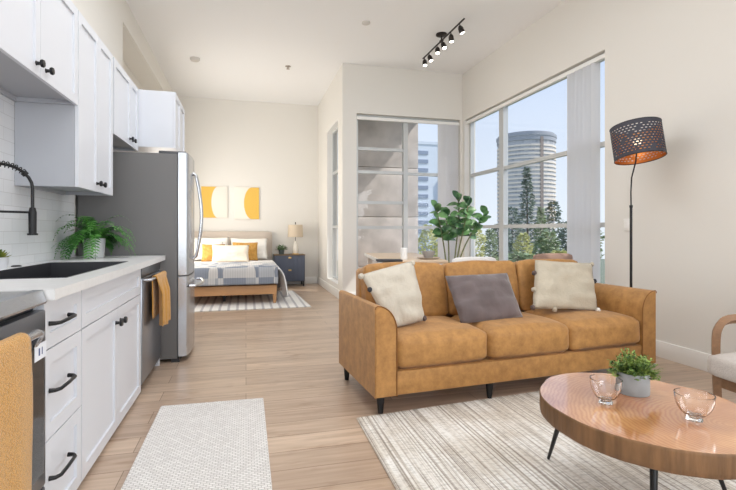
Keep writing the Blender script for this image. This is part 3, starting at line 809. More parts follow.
def bed_rug_mat():
    m = mat('bedroom_rug_pile', rgb(226, 224, 220), .95); n, l, p = nt(m)
    t = n.new('ShaderNodeTexCoord'); wv = n.new('ShaderNodeTexWave'); wv.inputs['Scale'].default_value = 2.6; wv.inputs['Distortion'].default_value = .3; wv.bands_direction = 'X'
    l.new(t.outputs['Object'], wv.inputs[0]); r_ = n.new('ShaderNodeValToRGB'); l.new(wv.outputs['Fac'], r_.inputs[0])
    r_.color_ramp.elements[0].position = .08; r_.color_ramp.elements[0].color = rgb(190, 188, 190); r_.color_ramp.elements[1].position = .3; r_.color_ramp.elements[1].color = rgb(236, 235, 232)
    l.new(r_.outputs[0], p.inputs['Base Color']); return m
b = NB(); slab(b, [(-1.2, 6.83), (.93, 6.85), (.85, 8.75), (-1.2, 8.75)], .0005, .012)
o = obj('bedroom_rug', b, bed_rug_mat(), smooth=True); tag(o, 'white striped rug under the foot of the bed', 'rug')

# ------------------------------------------------------------------ sofa
def leather():
    m = mat('tan_upholstery', rgb(190, 136, 78), .62, sheen=.12); n, l, p = nt(m)
    t = n.new('ShaderNodeTexCoord'); n1 = n.new('ShaderNodeTexNoise'); n1.inputs['Scale'].default_value = 13; n1.inputs['Detail'].default_value = 6; n1.inputs['Roughness'].default_value = .7
    l.new(t.outputs['Object'], n1.inputs[0]); r_ = n.new('ShaderNodeValToRGB'); l.new(n1.outputs[0], r_.inputs[0])
    r_.color_ramp.elements[0].position = .3; r_.color_ramp.elements[0].color = rgb(146, 102, 52); r_.color_ramp.elements[1].position = .7; r_.color_ramp.elements[1].color = rgb(188, 138, 76)
    l.new(r_.outputs[0], p.inputs['Base Color'])
    n2 = n.new('ShaderNodeTexNoise'); n2.inputs['Scale'].default_value = 120; l.new(t.outputs['Object'], n2.inputs[0])
    b = n.new('ShaderNodeBump'); b.inputs['Strength'].default_value = .12; b.inputs['Distance'].default_value = .003; l.new(n2.outputs[0], b.inputs['Height']); l.new(b.outputs[0], p.inputs['Normal']); return m
tan = leather()
seam_m = mat('seam_thread', rgb(134, 88, 40), .7)
sofa = thing('sofa', 'tan three-seat leather sofa with flared arms and black legs', 'sofa', (.75, 2.685, 0), math.radians(4.5))
SL, SD, AW = 2.275, .815, .14
ZF0 = .12
b = NB(); bx(b, AW-.01, SL-AW+.01, .006, SD-.02, ZF0, .268, bev=.012)
obj('base', b, tan, sofa, smooth=True)
def armprof(mir):
    P = [(0, ZF0), (0, .655), (.004, .668), (.014, .674)]
    for k in range(1, 9):
        a = PI/2*(1-k/8); P.append((.014 + (AW-.014)*math.sin(PI/2*k/8)**1.0, .52 + .154*math.cos(PI/2*k/8)))
    P += [(AW, ZF0)]
    return [((SL-x) if mir else x, z) for x, z in P]
for mir in (0, 1):
    b = NB(); prism(b, armprof(mir), 0, SD, 'Y', bev=.006)
    ar = obj('armrest', b, tan, sofa, smooth=True)
    for yy in (0.0,):
        s_ = NB(); pts = [(x, yy-.001, z) for x, z in armprof(mir)[1:]]; tube(s_, pts, .0035, 6); obj('piping', s_, seam_m, ar, smooth=True)
b = NB(); bx(b, AW-.01, SL-AW+.01, SD-.13, SD, ZF0, .84, bev=.03, seg=4); obj('back_frame', b, tan, sofa, smooth=True)
cw_ = (SL-2*AW)/3
for k in range(3):
    x0 = AW + k*cw_ + .004; x1 = AW + (k+1)*cw_ - .004
    b = NB(); cushion(b, x0, x1, .0, .60, .275, .472, crown=.028, r=.045, n=14, wob=.006, seed=k*3.1)
    sc1 = obj('seat_cushion', b, tan, sofa, smooth=True, auto='keep')
    b = NB(); M = Matrix.Translation((0, .60, .46)) @ Matrix.Rotation(math.radians(-11), 4, 'X') @ Matrix.Translation((0, -.60, -.46))
    cushion(b, x0, x1, .53, .70, .47, .872, crown=.022, r=.032, n=14, wob=.012, seed=9+k*2.3, M=M)
    obj('back_cushion', b, tan, sofa, smooth=True, auto='keep')
for (x, y) in ((.05, .045), (SL-.05, .045), (.05, SD-.05), (SL-.05, SD-.05), (.83, .05), (1.45, .05), (.83, SD-.05), (1.45, SD-.05)):
    b = NB(); z0 = .0125 if y < .1 else 0
    lathe(b, [(0, z0), (.016, z0), (.027, ZF0), (0, ZF0)], (x, y, 0), 16); obj('leg', b, black_metal, sofa, smooth=True)

# cushions lying on the sofa
def fabric(name, c, scale=70, var=.08, bump=.4):
    return mat(name, c, .95, bump=bump, bscale=scale, var=var, vscale=9, sheen=.15)
def throw(name, label, cs, th, m, tass=None, tm=None, seed=0, wr=.008, pin=.07, group=None):
    cen = sum((Vector(c) for c in cs), Vector())/4
    r = thing(name, label, 'cushion', (cen.x, cen.y, min(c[2] for c in cs)), group=group)
    off = r.location
    b = NB(); cl = [Vector(c)-off for c in cs]; pillow(b, cl, th, seed=seed, wrinkle=wr, pinch=pin); o = obj('cover', b, m, r, smooth=True, auto='keep')
    if tass:
        for (u, v, mm) in tass:
            p = (cl[0]*(1-u)+cl[1]*u)*(1-v) + (cl[3]*(1-u)+cl[2]*u)*v
            b = NB(); bmesh.ops.create_icosphere(b, subdivisions=3, radius=.019)
            for vv in b.verts: vv.co = vv.co*(1+.18*noise.noise(vv.co*90)) + p
            obj('pompom', b, mm, r, smooth=True)
    return r
cream = fabric('cream_linen', rgb(194, 186, 172))
cream2 = fabric('beige_linen', rgb(184, 174, 156))
charcoal = mat('charcoal_wool', rgb(58, 58, 64), .95); brownpom = mat('brown_wool', rgb(96, 82, 78), .95); whitepom = mat('white_wool', rgb(226, 222, 214), .95)
velvet = mat('grey_velvet', rgb(98, 86, 86), .85, bump=.3, bscale=20, var=.16, vscale=7, sheen=.35)
throw('throw_pillow', 'cream linen cushion with dark pompoms against the left sofa arm',
      [vp(361, 275, 2.98), vp(413, 261, 3.12), vp(425, 320, 2.97), vp(391, 328, 2.88)], .13, cream,
      [(.02, .28, charcoal), (.99, .97, brownpom), (.985, .03, cream), (-.01, .02, cream)], seed=3, wr=.016, pin=-.02)
throw('throw_pillow', 'grey velvet cushion leaning in the middle of the sofa',
      [vp(445, 276, 3.18), vp(507, 273, 3.22), vp(523, 317, 2.98), vp(461, 324, 2.95)], .12, velvet, seed=8, wr=.014, pin=.01)
throw('throw_pillow', 'beige linen cushion with pompoms against the right sofa arm',
      [vp(535, 260, 3.32), vp(592, 263, 3.32), vp(598, 310, 3.10), vp(532, 309, 3.08)], .12, cream2,
      [(0, .28, brownpom), (.01, .62, cream2), (.01, .97, brownpom), (1.0, .4, charcoal), (1.0, 1.0, whitepom), (.33, 1.0, cream2), (.99, .03, cream2)], seed=5, wr=.016, pin=.02)

# ------------------------------------------------------------------ coffee table
def ring_mat():
    m = mat('tree_slice', rgb(196, 146, 108), .3); n, l, p = nt(m)
    p.inputs['Coat Weight'].default_value = 1; p.inputs['Coat Roughness'].default_value = .08; p.inputs['Coat IOR'].default_value = 2.4
    t = n.new('ShaderNodeTexCoord'); mp = n.new('ShaderNodeMapping'); mp.inputs['Location'].default_value = (-.17, .19, 0); l.new(t.outputs['Object'], mp.inputs[0])
    nd = n.new('ShaderNodeTexNoise'); nd.inputs['Scale'].default_value = 2.5; nd.inputs['Detail'].default_value = 3; l.new(t.outputs['Object'], nd.inputs[0])
    ml = n.new('ShaderNodeVectorMath'); ml.operation = 'SCALE'; ml.inputs['Scale'].default_value = .10; l.new(nd.outputs['Color'], ml.inputs[0])
    ad = n.new('ShaderNodeVectorMath'); l.new(mp.outputs[0], ad.inputs[0]); l.new(ml.outputs[0], ad.inputs[1])
    wv = n.new('ShaderNodeTexWave'); wv.wave_type = 'RINGS'; wv.rings_direction = 'Z'; wv.inputs['Scale'].default_value = 19; wv.inputs['Distortion'].default_value = 5.0; wv.inputs['Detail'].default_value = 3
    l.new(ad.outputs[0], wv.inputs[0])
    r_ = n.new('ShaderNodeValToRGB'); l.new(wv.outputs['Fac'], r_.inputs[0])
    r_.color_ramp.elements[0].position = 0; r_.color_ramp.elements[0].color = rgb(204, 140, 88); r_.color_ramp.elements[1].position = .8; r_.color_ramp.elements[1].color = rgb(220, 166, 112)
    n2 = n.new('ShaderNodeTexNoise'); n2.inputs['Scale'].default_value = 3.4; n2.inputs['Detail'].default_value = 5; l.new(t.outputs['Object'], n2.inputs[0])
    r2 = n.new('ShaderNodeValToRGB'); l.new(n2.outputs[0], r2.inputs[0]); r2.color_ramp.elements[0].position = .4; r2.color_ramp.elements[0].color = (.62, .44, .36, 1); r2.color_ramp.elements[1].position = .62; r2.color_ramp.elements[1].color = (1, 1, 1, 1)
    a = n.new('ShaderNodeMixRGB'); a.blend_type = 'MULTIPLY'; a.inputs[0].default_value = .8; l.new(r_.outputs[0], a.inputs[1]); l.new(r2.outputs[0], a.inputs[2])
    l.new(a.outputs[0], p.inputs['Base Color']); return m
def side_mat():
    m = mat('tree_slice_side', rgb(118, 86, 56), .6, bump=.5, bscale=40, var=.38, vscale=30, stretch=(1, 1, .12)); return m
TCX, TCY = 1.585, 1.56
ct = thing('coffee_table', 'round wooden tree-slice coffee table on black splayed legs', 'coffee table', (TCX, TCY, 0))
out = []
ANG = [(0, .375), (25, .36), (50, .39), (75, .41), (90, .43), (110, .43), (130, .41), (150, .405), (165, .40), (180, .395), (200, .405), (220, .415), (240, .43), (255, .44), (270, .44), (290, .42), (315, .39), (340, .375), (360, .375)]
N = 96
def rad_at(a):
    a = math.degrees(a) % 360
    for (a0, r0), (a1, r1) in zip(ANG, ANG[1:]):
        if a0 <= a <= a1:
            t = (a-a0)/(a1-a0); t = t*t*(3-2*t); return r0 + (r1-r0)*t
for k in range(N):
    a = 2*PI*k/N; out.append((rad_at(a)*math.cos(a), rad_at(a)*math.sin(a)))
b = NB(); lay = []
for z, s in ((.335, .975), (.342, .992), (.36, 1.0), (.385, .997), (.41, 1.0), (.417, .997), (.42, .99)):
    lay.append([b.verts.new((x*s, y*s, z)) for x, y in out])
for A_, B_ in zip(lay, lay[1:]):
    for k in range(N): f = b.faces.new((A_[k], A_[(k+1) % N], B_[(k+1) % N], B_[k])); f.material_index = 1
f = b.faces.new(lay[-1]); f.material_index = 0; f = b.faces.new(lay[0][::-1]); f.material_index = 1
obj('tabletop', b, [ring_mat(), side_mat()], ct, smooth=True)
for (x0, y0, x1, y1) in ((1.385, 1.80, 1.43, 1.975), (1.37, 1.31, 1.29, 1.235), (1.80, 1.5, 1.90, 1.45)):
    b = NB(); tube(b, [(x0-TCX, y0-TCY, .335), (x1-TCX, y1-TCY, .0158)], [.014, .007], 12); obj('leg', b, black_metal, ct, smooth=True)

def bowl(label, x, y, R, h, foot):
    b = NB(); t = .004
    prof = [(0, 0), (foot, 0), (foot*1.02, .006), (foot*.82, .012), (foot*.9, .018)]
    for k in range(1, 11):
        u = k/10; prof.append((foot*.9 + (R-foot*.9)*math.sin(u*PI/2)**.62, .018 + (h-.018)*u**1.15))
    prof.append((R-t*.5, h+.001))
    for k in range(10, 0, -1):
        u = k/10; prof.append((max(.002, foot*.9 + (R-foot*.9)*math.sin(u*PI/2)**.62 - t), .022 + (h-.022)*u**1.15))
    prof.append((0, .022))
    lathe(b, prof, seg=40)
    o = obj('glass_bowl', b, glass_m, smooth=True); o.location = (x, y, .4205); tag(o, label, 'bowl', 'glass bowls on the coffee table'); return o
bowl('clear glass bowl on the coffee table left of the green plant', 1.43, 1.60, .061, .100, .026)
bowl('clear glass bowl on the coffee table right of the green plant', 1.625, 1.375, .066, .098, .027)
r = thing('potted_boxwood', 'small bushy green plant in a round grey concrete pot on the coffee table', 'plant', (1.64, 1.675, .4205))
b = NB(); lathe(b, [(0, 0), (.062, 0), (.064, .003), (.064, .088), (.062, .091), (.057, .091), (.056, .075), (0, .075)], seg=36); obj('pot', b, mat('pot_concrete', rgb(158, 162, 165), .75, bump=.1, bscale=90, var=.04, vscale=30), r, smooth=True)
b = NB(); rnd = random.Random(2)
for k in range(150):
    a = rnd.random()*2*PI; el = math.asin(rnd.random()**.8*.98); d = Vector((math.cos(a)*math.cos(el), math.sin(a)*math.cos(el), math.sin(el)*1.2))
    L = rnd.uniform(.066, .092); base = Vector((d.x*.02, d.y*.02, .075)); tip = base + d*L; tip.z = max(tip.z, .094 if math.hypot(tip.x, tip.y) < .075 else .08)
    tube(b, [base, (base+tip)/2, tip], .0009, 4)
    for j in range(13):
        t = .35+.65*j/12; q = base.lerp(tip, t); rr = rnd.random()*2*PI
        dd_ = (d*.7 + Vector((math.cos(rr), math.sin(rr), rnd.uniform(-.3, .7)))).normalized()
        leaf(b, q, dd_, (0, 0, 1), rnd.uniform(.011, .017), .009, seg=2, fold=.2)
obj('foliage', b, green('boxwood_green', rgb(58, 96, 40), rgb(150, 172, 84), .5, 40), r, auto='keep')

# ------------------------------------------------------------------ floor lamp
lamp = thing('floor_lamp', 'black floor lamp with a perforated drum shade, copper inside, behind the sofa arm', 'lamp', (3.17, 3.26, 0))
b = NB(); lathe(b, [(0, 0), (.13, 0), (.13, .015), (.02, .025), (0, .025)], seg=36); obj('base', b, black_metal, lamp, smooth=True)
b = NB(); tube(b, [(0, 0, .02), (0, 0, 1.335)], .011, 12); tube(b, [(0, 0, 1.325), (0, 0, 1.345)], .014, 12); obj('pole', b, black_metal, lamp, smooth=True)
sc_c = vp(637.5, 142, 3.25) - Vector((3.17, 3.26, 0))
top_p = Vector((sc_c.x, sc_c.y, sc_c.z+.02))
b = NB(); tube(b, [(0, 0, 1.34), (-.002, 0, 1.46), (.006, 0, 1.58), (sc_c.x*.75, sc_c.y*.7, 1.72), top_p], .006, 10); obj('neck', b, black_metal, lamp, smooth=True)
tilt = Matrix.Translation(sc_c) @ Matrix.Rotation(math.radians(-7), 4, Vector((.70, .71, 0))) @ Matrix.Rotation(math.radians(-6), 4, Vector((.76, -.65, 0)))
def shade(rad, mt, name, par):
    b = NB(); nc, nr, h = 156, 40, .285; V = {}
    for i in range(nc):
        for j in range(nr+1):
            a = 2*PI*i/nc; V[i, j] = b.verts.new(tilt @ Vector((rad*math.cos(a), rad*math.sin(a), -h/2+h*j/nr)))
    for i in range(nc):
        for j in range(nr):
            hole = False
            if 4 <= j < nr-4 and j % 3 == 1:
                o_ = (j//3 % 2)*2
                if (i+o_) % 4 in (0, 1): hole = (i//4*7+j*5) % 11 != 0
            if not hole: b.faces.new((V[i, j], V[(i+1) % nc, j], V[(i+1) % nc, j+1], V[i, j+1]))
    return obj(name, b, mt, par, smooth=True, auto='keep')
sh = shade(.195, mat('shade_black', rgb(54, 54, 64), .6), 'lamp_shade', lamp)
shade(.1925, mat('shade_copper', rgb(222, 150, 84), .3, metal=.85), 'shade_lining', sh)
b = NB()
for zz in (-.143, .143):
    pts = [tilt @ Vector((.194*math.cos(2*PI*k/64), .194*math.sin(2*PI*k/64), zz)) for k in range(64)]; tube(b, pts, .0035, 6, closed=True)
for k in range(3):
    a = 2*PI*k/3; tube(b, [tilt @ Vector((0, 0, .06)), tilt @ Vector((.193*math.cos(a), .193*math.sin(a), .142))], .002, 6)
obj('shade_ring', b, black_metal, sh, smooth=True)
b = NB(); bmesh.ops.create_uvsphere(b, u_segments=16, v_segments=10, radius=.03)
for v in b.verts: v.co = tilt @ (v.co + Vector((0, 0, -.0)))
obj('bulb', b, mat('lamp_bulb', rgb(255, 235, 200), .4, emit=((1, .8, .55, 1), 3)), lamp, smooth=True)

# light switch, outlets
def plate(name, label, x, y, z, cat, wy=.075, hz=.118):
    r = thing(name, label, cat, (x, y, z)); s = -1
    b = NB(); bx(b, -.006, -.0005, -wy/2, wy/2, -hz/2, hz/2, bev=.002); obj('plate', b, mat('plate_white', rgb(236, 234, 230), .4), r, smooth=True)
    if cat == 'switch':
        b = NB(); bx(b, -.010, -.006, -.016, .016, -.033, .033, bev=.001); obj('rocker', b, MATS['plate_white'], r)
    else:
        for zz in (-.026, .026):
            b = NB(); bx(b, -.0075, -.006, -.014, .014, zz-.012, zz+.012, bev=.001); obj('socket', b, mat('plate_grey', rgb(200, 198, 194), .5), r)
plate('light_switch', 'white light switch on the wall behind the floor lamp', XR, 3.73, 1.185, 'switch')
plate('wall_outlet', 'white outlet low on the bedroom side wall nearer the bed wall', XP, 9.55, .42, 'outlet')
plate('wall_outlet', 'white outlet low on the bedroom side wall nearer the window', XP, 9.05, .36, 'outlet')

# ------------------------------------------------------------------ accent chair
oak = mat('chair_oak', rgb(132, 98, 70), .5, bump=.15, bscale=20, var=.14, vscale=8, stretch=(1, 6, 6))
ch = thing('armchair', 'wooden armchair with a light grey upholstered seat at the right edge', 'armchair', (2.80, 1.68, 0), math.radians(-2))
# local: front faces -x, width along y
def arm_y(y):
    b = NB()
    P = [(-.27, y, 0.014), (-.285, y, .30), (-.292, y, .50), (-.285, y, .575), (-.25, y, .622), (-.19, y, .637), (.05, y, .628), (.33, y, .60)]
    Q = []
    for i in range(len(P)-1):
        for k in range(4): Q.append(Vector(P[i]).lerp(Vector(P[i+1]), k/4))
    Q.append(Vector(P[-1]))
    for _ in range(2): Q = [Q[0]] + [(Q[i-1]+Q[i]*2+Q[i+1])/4 for i in range(1, len(Q)-1)] + [Q[-1]]
    n0 = len(b.verts); tube(b, Q, .026, 4)
    for v in b.verts: v.co.y = y + (v.co.y-y)*1.05
    return b
M45 = None
for y in (.315, -.315): obj('arm_frame', arm_y(y), oak, ch, smooth=True)
for y in (.315, -.315):
    b = NB(); tube(b, [(.34, y, 0), (.33, y, .60), (.44, y, .86)], .022, 8); obj('rear_leg', b, oak, ch, smooth=True)
b = NB(); bx(b, -.285, -.255, -.30, .30, .265, .325); bx(b, .31, .34, -.30, .30, .265, .325); bx(b, -.26, .32, -.335, -.30, .265, .325); bx(b, -.26, .32, .30, .335, .265, .325); obj('seat_rail', b, oak, ch)
b = NB(); cushion(b, -.352, .31, -.335, .335, .326, .455, crown=.015, r=.04, n=10); 
obj('seat', b, mat('grey_boucle', rgb(196, 188, 182), .95, bump=.6, bscale=160, var=.05, vscale=60), ch, smooth=True, auto='keep')
b = NB(); M = Matrix.Translation((.36, 0, .45)) @ Matrix.Rotation(math.radians(14), 4, 'Y'); cushion(b, -.05, .05, -.285, .285, 0, .42, crown=.015, r=.04, n=10, M=M); obj('backrest', b, MATS['grey_boucle'], ch, smooth=True, auto='keep')

# ------------------------------------------------------------------ table by the window and what stands on it
tb = thing('dining_table', 'wood-topped table behind the sofa in front of the tall window', 'table', (1.38, 5.41, 0), math.radians(-8))
boxobj('tabletop', (0, .60, -1.45, 0, .83, .86), mat('table_oak', rgb(206, 184, 158), .35, var=.06, vscale=5, stretch=(8, 1, 1)), tb, bev=.004)
boxobj('edge_band', (-.006, -.0005, -1.45, 0, .828, .861), mat('table_edge_white', rgb(232, 230, 226), .4), tb, label='white edge strip')
for x, y in ((.05, -.05), (.61, -.05), (.05, -1.4), (.61, -1.4)): boxobj('leg', (x-.025, x+.025, y-.025, y+.025, 0, .83), white_trim, tb)
def onz(px, py, z):
    c, s = math.cos(TH), math.sin(TH); d = F_PX*(1.13-z)/(py-230.5); t = (px-368)/F_PX
    return Vector((d*(t*c+s), d*(c-t*s), z))
p = onz(404, 259.5, .86)
b = NB(); lathe(b, [(0, 0), (.030, 0), (.032, .004), (.032, .105), (.028, .108), (.027, .095), (0, .09)], seg=28); o = obj('candle_jar', b, mat('candle_white', rgb(240, 240, 240), .35), smooth=True); o.location = (p.x, p.y, .8605); tag(o, 'white cylindrical candle jar on the table by the tall window', 'jar')
p = onz(389, 261.5, .86)
b = NB(); bx(b, -.11, .11, -.075, .075, 0, .018, bev=.003); o = obj('notebook', b, mat('book_black', rgb(46, 46, 50), .6), smooth=True); o.location = (p.x, p.y, .8605); o.rotation_euler.z = -.2; tag(o, 'black book lying flat on the table left of the candle jar', 'book')
q_ = onz(428.5, 259, .86)
b = NB(); lathe(b, [(0, 0), (.07, 0), (.11, .012), (.108, .016), (.07, .006), (0, .006)], seg=32); o = obj('plate', b, mat('stone_tan', rgb(176, 158, 140), .6), smooth=True); o.location = (q_.x, q_.y, .8605); tag(o, 'tan stoneware plate under the grey bowl on the table', 'plate')
b = NB(); lathe(b, [(0, 0), (.035, 0), (.06, .043), (.062, .068), (.056, .068), (.05, .038), (0, .023)], seg=32); o = obj('stoneware_bowl', b, mat('stone_grey', rgb(150, 146, 142), .6), smooth=True); o.location = (q_.x, q_.y, .8675); tag(o, 'grey stoneware bowl on a plate on the table by the tall window', 'bowl')

# leafy plant behind the sofa
PX, PY = 2.395, 5.2
pl = thing('rubber_plant', 'leafy green indoor plant with long bare stems in front of the corner windows', 'plant', (PX, PY, 0))
b = NB(); lathe(b, [(0, 0), (.13, 0), (.16, .05), (.17, .30), (.16, .32), (.145, .32), (.14, .28), (0, .28)], seg=36); obj('pot', b, mat('planter_white', rgb(220, 218, 214), .6), pl, smooth=True)
rnd = random.Random(11)
stems = [((0, 0, .28), (-.06, 0, .85), vp(443, 236, 5.15), vp(436, 208, 5.1)), ((0, 0, .28), (-.03, .0, .8), vp(450, 232, 5.2), vp(445, 214, 5.25)),
         ((.02, 0, .28), (.04, 0, .85), vp(461, 226, 5.2), vp(458, 199, 5.2)), ((.02, 0, .28), (.06, 0, .85), vp(466, 228, 5.1), vp(468, 203, 5.05)),
         ((.03, 0, .28), (.08, 0, .9), vp(472, 232, 5.2), vp(486, 214, 5.25))]
off = Vector((PX, PY, 0)); fb = NB()
for s0, s1, s2, s3 in stems:
    P = [Vector(s0), Vector(s1), s2-off, s3-off]
    b = NB(); Q = []
    for k in range(15):
        t = k/14; q = P[0]*(1-t)**3 + P[1]*3*t*(1-t)**2 + P[2]*3*t*t*(1-t) + P[3]*t**3; Q.append(q)
    tube(b, Q, [.012-.006*k/14 for k in range(15)], 8); obj('stem', b, mat('stem_green', rgb(112, 116, 82), .7), pl, smooth=True)
    for k in range(18):
        t = .60+.40*k/17; i = min(13, int(t*14)); q = Q[i].lerp(Q[i+1], t*14-i)
        a = k*2.4 + rnd.random()*.5; el = rnd.uniform(.05, .75) if k < 15 else 1.1
        leaf(fb, q, (math.cos(a)*math.cos(el), math.sin(a)*math.cos(el), math.sin(el)), (rnd.uniform(-.5, .5), -.9, rnd.uniform(.2, .9)), rnd.uniform(.12, .17), rnd.uniform(.075, .105), droop=.25, seg=6, fold=.25)
obj('leaves', fb, green('rubber_leaf', rgb(38, 76, 44), rgb(112, 156, 98), .35, 9), pl, smooth=True, auto='keep')

# dining chairs whose backs peek over the sofa
def dchair(label, x, y, rz, top, mt, mw):
    r = thing('dining_chair', label, 'chair', (x, y, 0), rz)
    b = NB(); cushion(b, -.23, .23, -.22, .22, .43, .50, crown=.01, r=.03, n=8); obj('seat', b, mt, r, smooth=True, auto='keep')
    b = NB(); cushion(b, -.24, .24, .20, .26, .58, top, crown=.012, r=.028, n=8); obj('backrest', b, mt, r, smooth=True, auto='keep')
    for sx in (-.19, .19):
        for sy in (-.18, .18): b = NB(); tube(b, [(sx*1.1, sy*1.15, 0), (sx, sy, .435)], [.012, .017], 10); obj('leg', b, mw, r, smooth=True)
        b = NB(); tube(b, [(sx, .215, .45), (sx, .225, .62)], .012, 8); obj('back_post', b, mw, r, smooth=True)
boucle = mat('white_boucle', rgb(232, 230, 228), .95, bump=.5, bscale=60)
dchair('white upholstered dining chair whose back shows over the middle of the sofa', vp(470, 250, 4.45).x-.07, 4.45, PI, .856, boucle, oak)
dchair('brown-backed dining chair whose top shows over the sofa left of the beige cushion', vp(548, 250, 4.4).x+.04, 4.6, PI, .872, mat('chair_tan', rgb(150, 122, 108), .8), oak)

# ------------------------------------------------------------------ bedroom
bed = thing('bed', 'low oak bed with a linen headboard in the bedroom', 'bed', (-.33, 7.3, 0))
BW = .79
bed_oak = mat('bed_oak', rgb(198, 150, 104), .5, bump=.1, bscale=18, var=.08, vscale=6, stretch=(.6, 5, 5))
boxobj('foot_rail', (-BW, BW, 0, .05, .15, .29), bed_oak, bed, bev=.008)
for sx in (-1, 1): boxobj('side_rail', (min(sx*BW, sx*(BW-.04)), max(sx*BW, sx*(BW-.04)), .05, 2.42, .16, .29), bed_oak, bed, bev=.005)
for x, y in ((BW-.03, .035), (-BW+.03, .035), (BW-.03, 2.35), (-BW+.03, 2.35)):
    b = NB(); lathe(b, [(0, .0125), (.022, .0125), (.034, .16), (.034, .28), (0, .28)], (x, y, 0), 20); obj('leg', b, bed_oak, bed, smooth=True)
b = NB(); bx(b, -.02, .02, .36, .40, .0125, .2); obj('support_leg', b, black_metal, bed)
boxobj('slat_base', (-BW+.045, BW-.045, .055, 2.42, .20, .28), bed_oak, bed)
linen = mat('headboard_linen', rgb(196, 184, 172), .95, bump=.3, bscale=120)
b = NB(); cushion(b, -BW-.06, BW+.06, 2.44, 2.56, .05, 1.11, crown=.004, r=.03, n=10); obj('headboard', b, linen, bed, smooth=True, auto='keep')
b = NB(); cushion(b, -BW+.03, BW-.03, .04, 2.42, .285, .52, crown=.01, r=.05, n=12); obj('mattress', b, mat('mattress_white', rgb(238, 238, 236), .9), bed, smooth=True, auto='keep')
# duvet: a heightfield over the bed hanging on the right side
wh = mat('white_duvet', rgb(240, 240, 240), .9, bump=.25, bscale=7)
def drape(name, y0, y1, x0, x1, zt, hangR, hangL, hangF, m, label=None, cat=None, seed=0, off=0, parent=None, nx=64, ny=44, solid=.02, frontmode=True):
    b = NB(); V = {}
    for i in range(nx+1):
        for j in range(ny+1):
            u = i/nx; v = j/ny
            s = (x0-hangL) + (x1-x0+hangL+hangR)*u
            tY = (y0-hangF) + (y1-y0+hangF)*v
            x = s; y = tY; z = zt + off
            n1 = noise.noise(Vector((s*3.2, tY*3.2, seed)))
            z += .018*n1 + .008*noise.noise(Vector((s*9, tY*9, seed)))
            dx = 0; 
            if s > x1: e_ = s-x1; x = x1+.03+.05*math.sin(min(1, e_/.15)*PI/2) + .025*math.sin(tY*11+seed)*min(1, e_/.2) + .18*e_; z = zt+off - max(0, e_-.03)*(1+.12*math.sin(tY*6))
            if s < x0: e_ = x0-s; x = x0-.03-.05*math.sin(min(1, e_/.15)*PI/2); z = zt+off - max(0, e_-.03)
            if tY < y0:
                e_ = y0-tY; y = y0-.015-.03*math.sin(min(1, e_/.1)*PI/2) - .012*math.sin(s*9+seed)*min(1, e_/.2); z = min(z, zt+off - max(0, e_-.02))
            else: y = tY
            V[i, j] = b.verts.new((x, y, z))
    for i in range(nx):
        for j in range(ny): b.faces.new((V[i, j], V[i+1, j], V[i+1, j+1], V[i, j+1]))
    o = obj(name, b, m, parent, smooth=True, auto='keep')
    md = o.modifiers.new('thick', 'SOLIDIFY'); md.thickness = solid; md.offset = 1
    return o
du = drape('duvet', 0, 2.0, -BW+.02, BW-.02, .535, .45, .2, .02, wh, seed=1, solid=.02)
du.location = (-.33, 7.3, 0); tag(du, 'white duvet hanging over the right side of the bed', 'duvet')
def quilt_mat():
    m = mat('patchwork_quilt', rgb(160, 162, 168), .95); n, l, p = nt(m)
    t = n.new('ShaderNodeTexCoord'); facs = []
    for ang, sc_ in ((.62, 2.3), (-.62, 2.3), (0, 1.6)):
        mp = n.new('ShaderNodeMapping'); mp.inputs['Rotation'].default_value = (0, 0, ang); mp.inputs['Location'].default_value = (.11, .07, .013); l.new(t.outputs['Object'], mp.inputs[0])
        # flatten z so the patches run over the drop as strips
        ck = n.new('ShaderNodeTexChecker'); ck.inputs['Scale'].default_value = sc_; l.new(mp.outputs[0], ck.inputs[0]); facs.append(ck.outputs['Fac'])
    a1 = n.new('ShaderNodeMath'); a1.operation = 'MULTIPLY_ADD'; a1.inputs[1].default_value = .5; l.new(facs[0], a1.inputs[0])
    a2 = n.new('ShaderNodeMath'); a2.operation = 'MULTIPLY'; a2.inputs[1].default_value = .3; l.new(facs[1], a2.inputs[0]); l.new(a2.outputs[0], a1.inputs[2])
    a3 = n.new('ShaderNodeMath'); a3.operation = 'MULTIPLY_ADD'; a3.inputs[1].default_value = .19; l.new(facs[2], a3.inputs[0]); l.new(a1.outputs[0], a3.inputs[2])
    r_ = n.new('ShaderNodeValToRGB'); l.new(a3.outputs[0], r_.inputs[0]); r_.color_ramp.interpolation = 'CONSTANT'
    e = r_.color_ramp.elements; e[0].position = 0; e[0].color = rgb(214, 212, 210); e[1].position = .25; e[1].color = rgb(184, 188, 194)
    x = e.new(.45); x.color = rgb(140, 148, 162); x = e.new(.65); x.color = rgb(206, 206, 206); x = e.new(.9); x.color = rgb(172, 176, 184)
    wv = n.new('ShaderNodeTexWave'); wv.inputs['Scale'].default_value = 9; l.new(t.outputs['Object'], wv.inputs[0])
    mx = n.new('ShaderNodeMixRGB'); mx.blend_type = 'MULTIPLY'; mx.inputs[0].default_value = .12; l.new(r_.outputs[0], mx.inputs[1]); l.new(wv.outputs['Color'], mx.inputs[2]); l.new(mx.outputs[0], p.inputs['Base Color'])
    return m
qu = drape('quilt', -.035, .95, -BW, BW-.04, .575, .03, .15, .275, quilt_mat(), seed=4, solid=.012)
qu.location = (-.33, 7.3, 0); tag(qu, 'grey patchwork quilt spread over the foot of the bed', 'quilt')

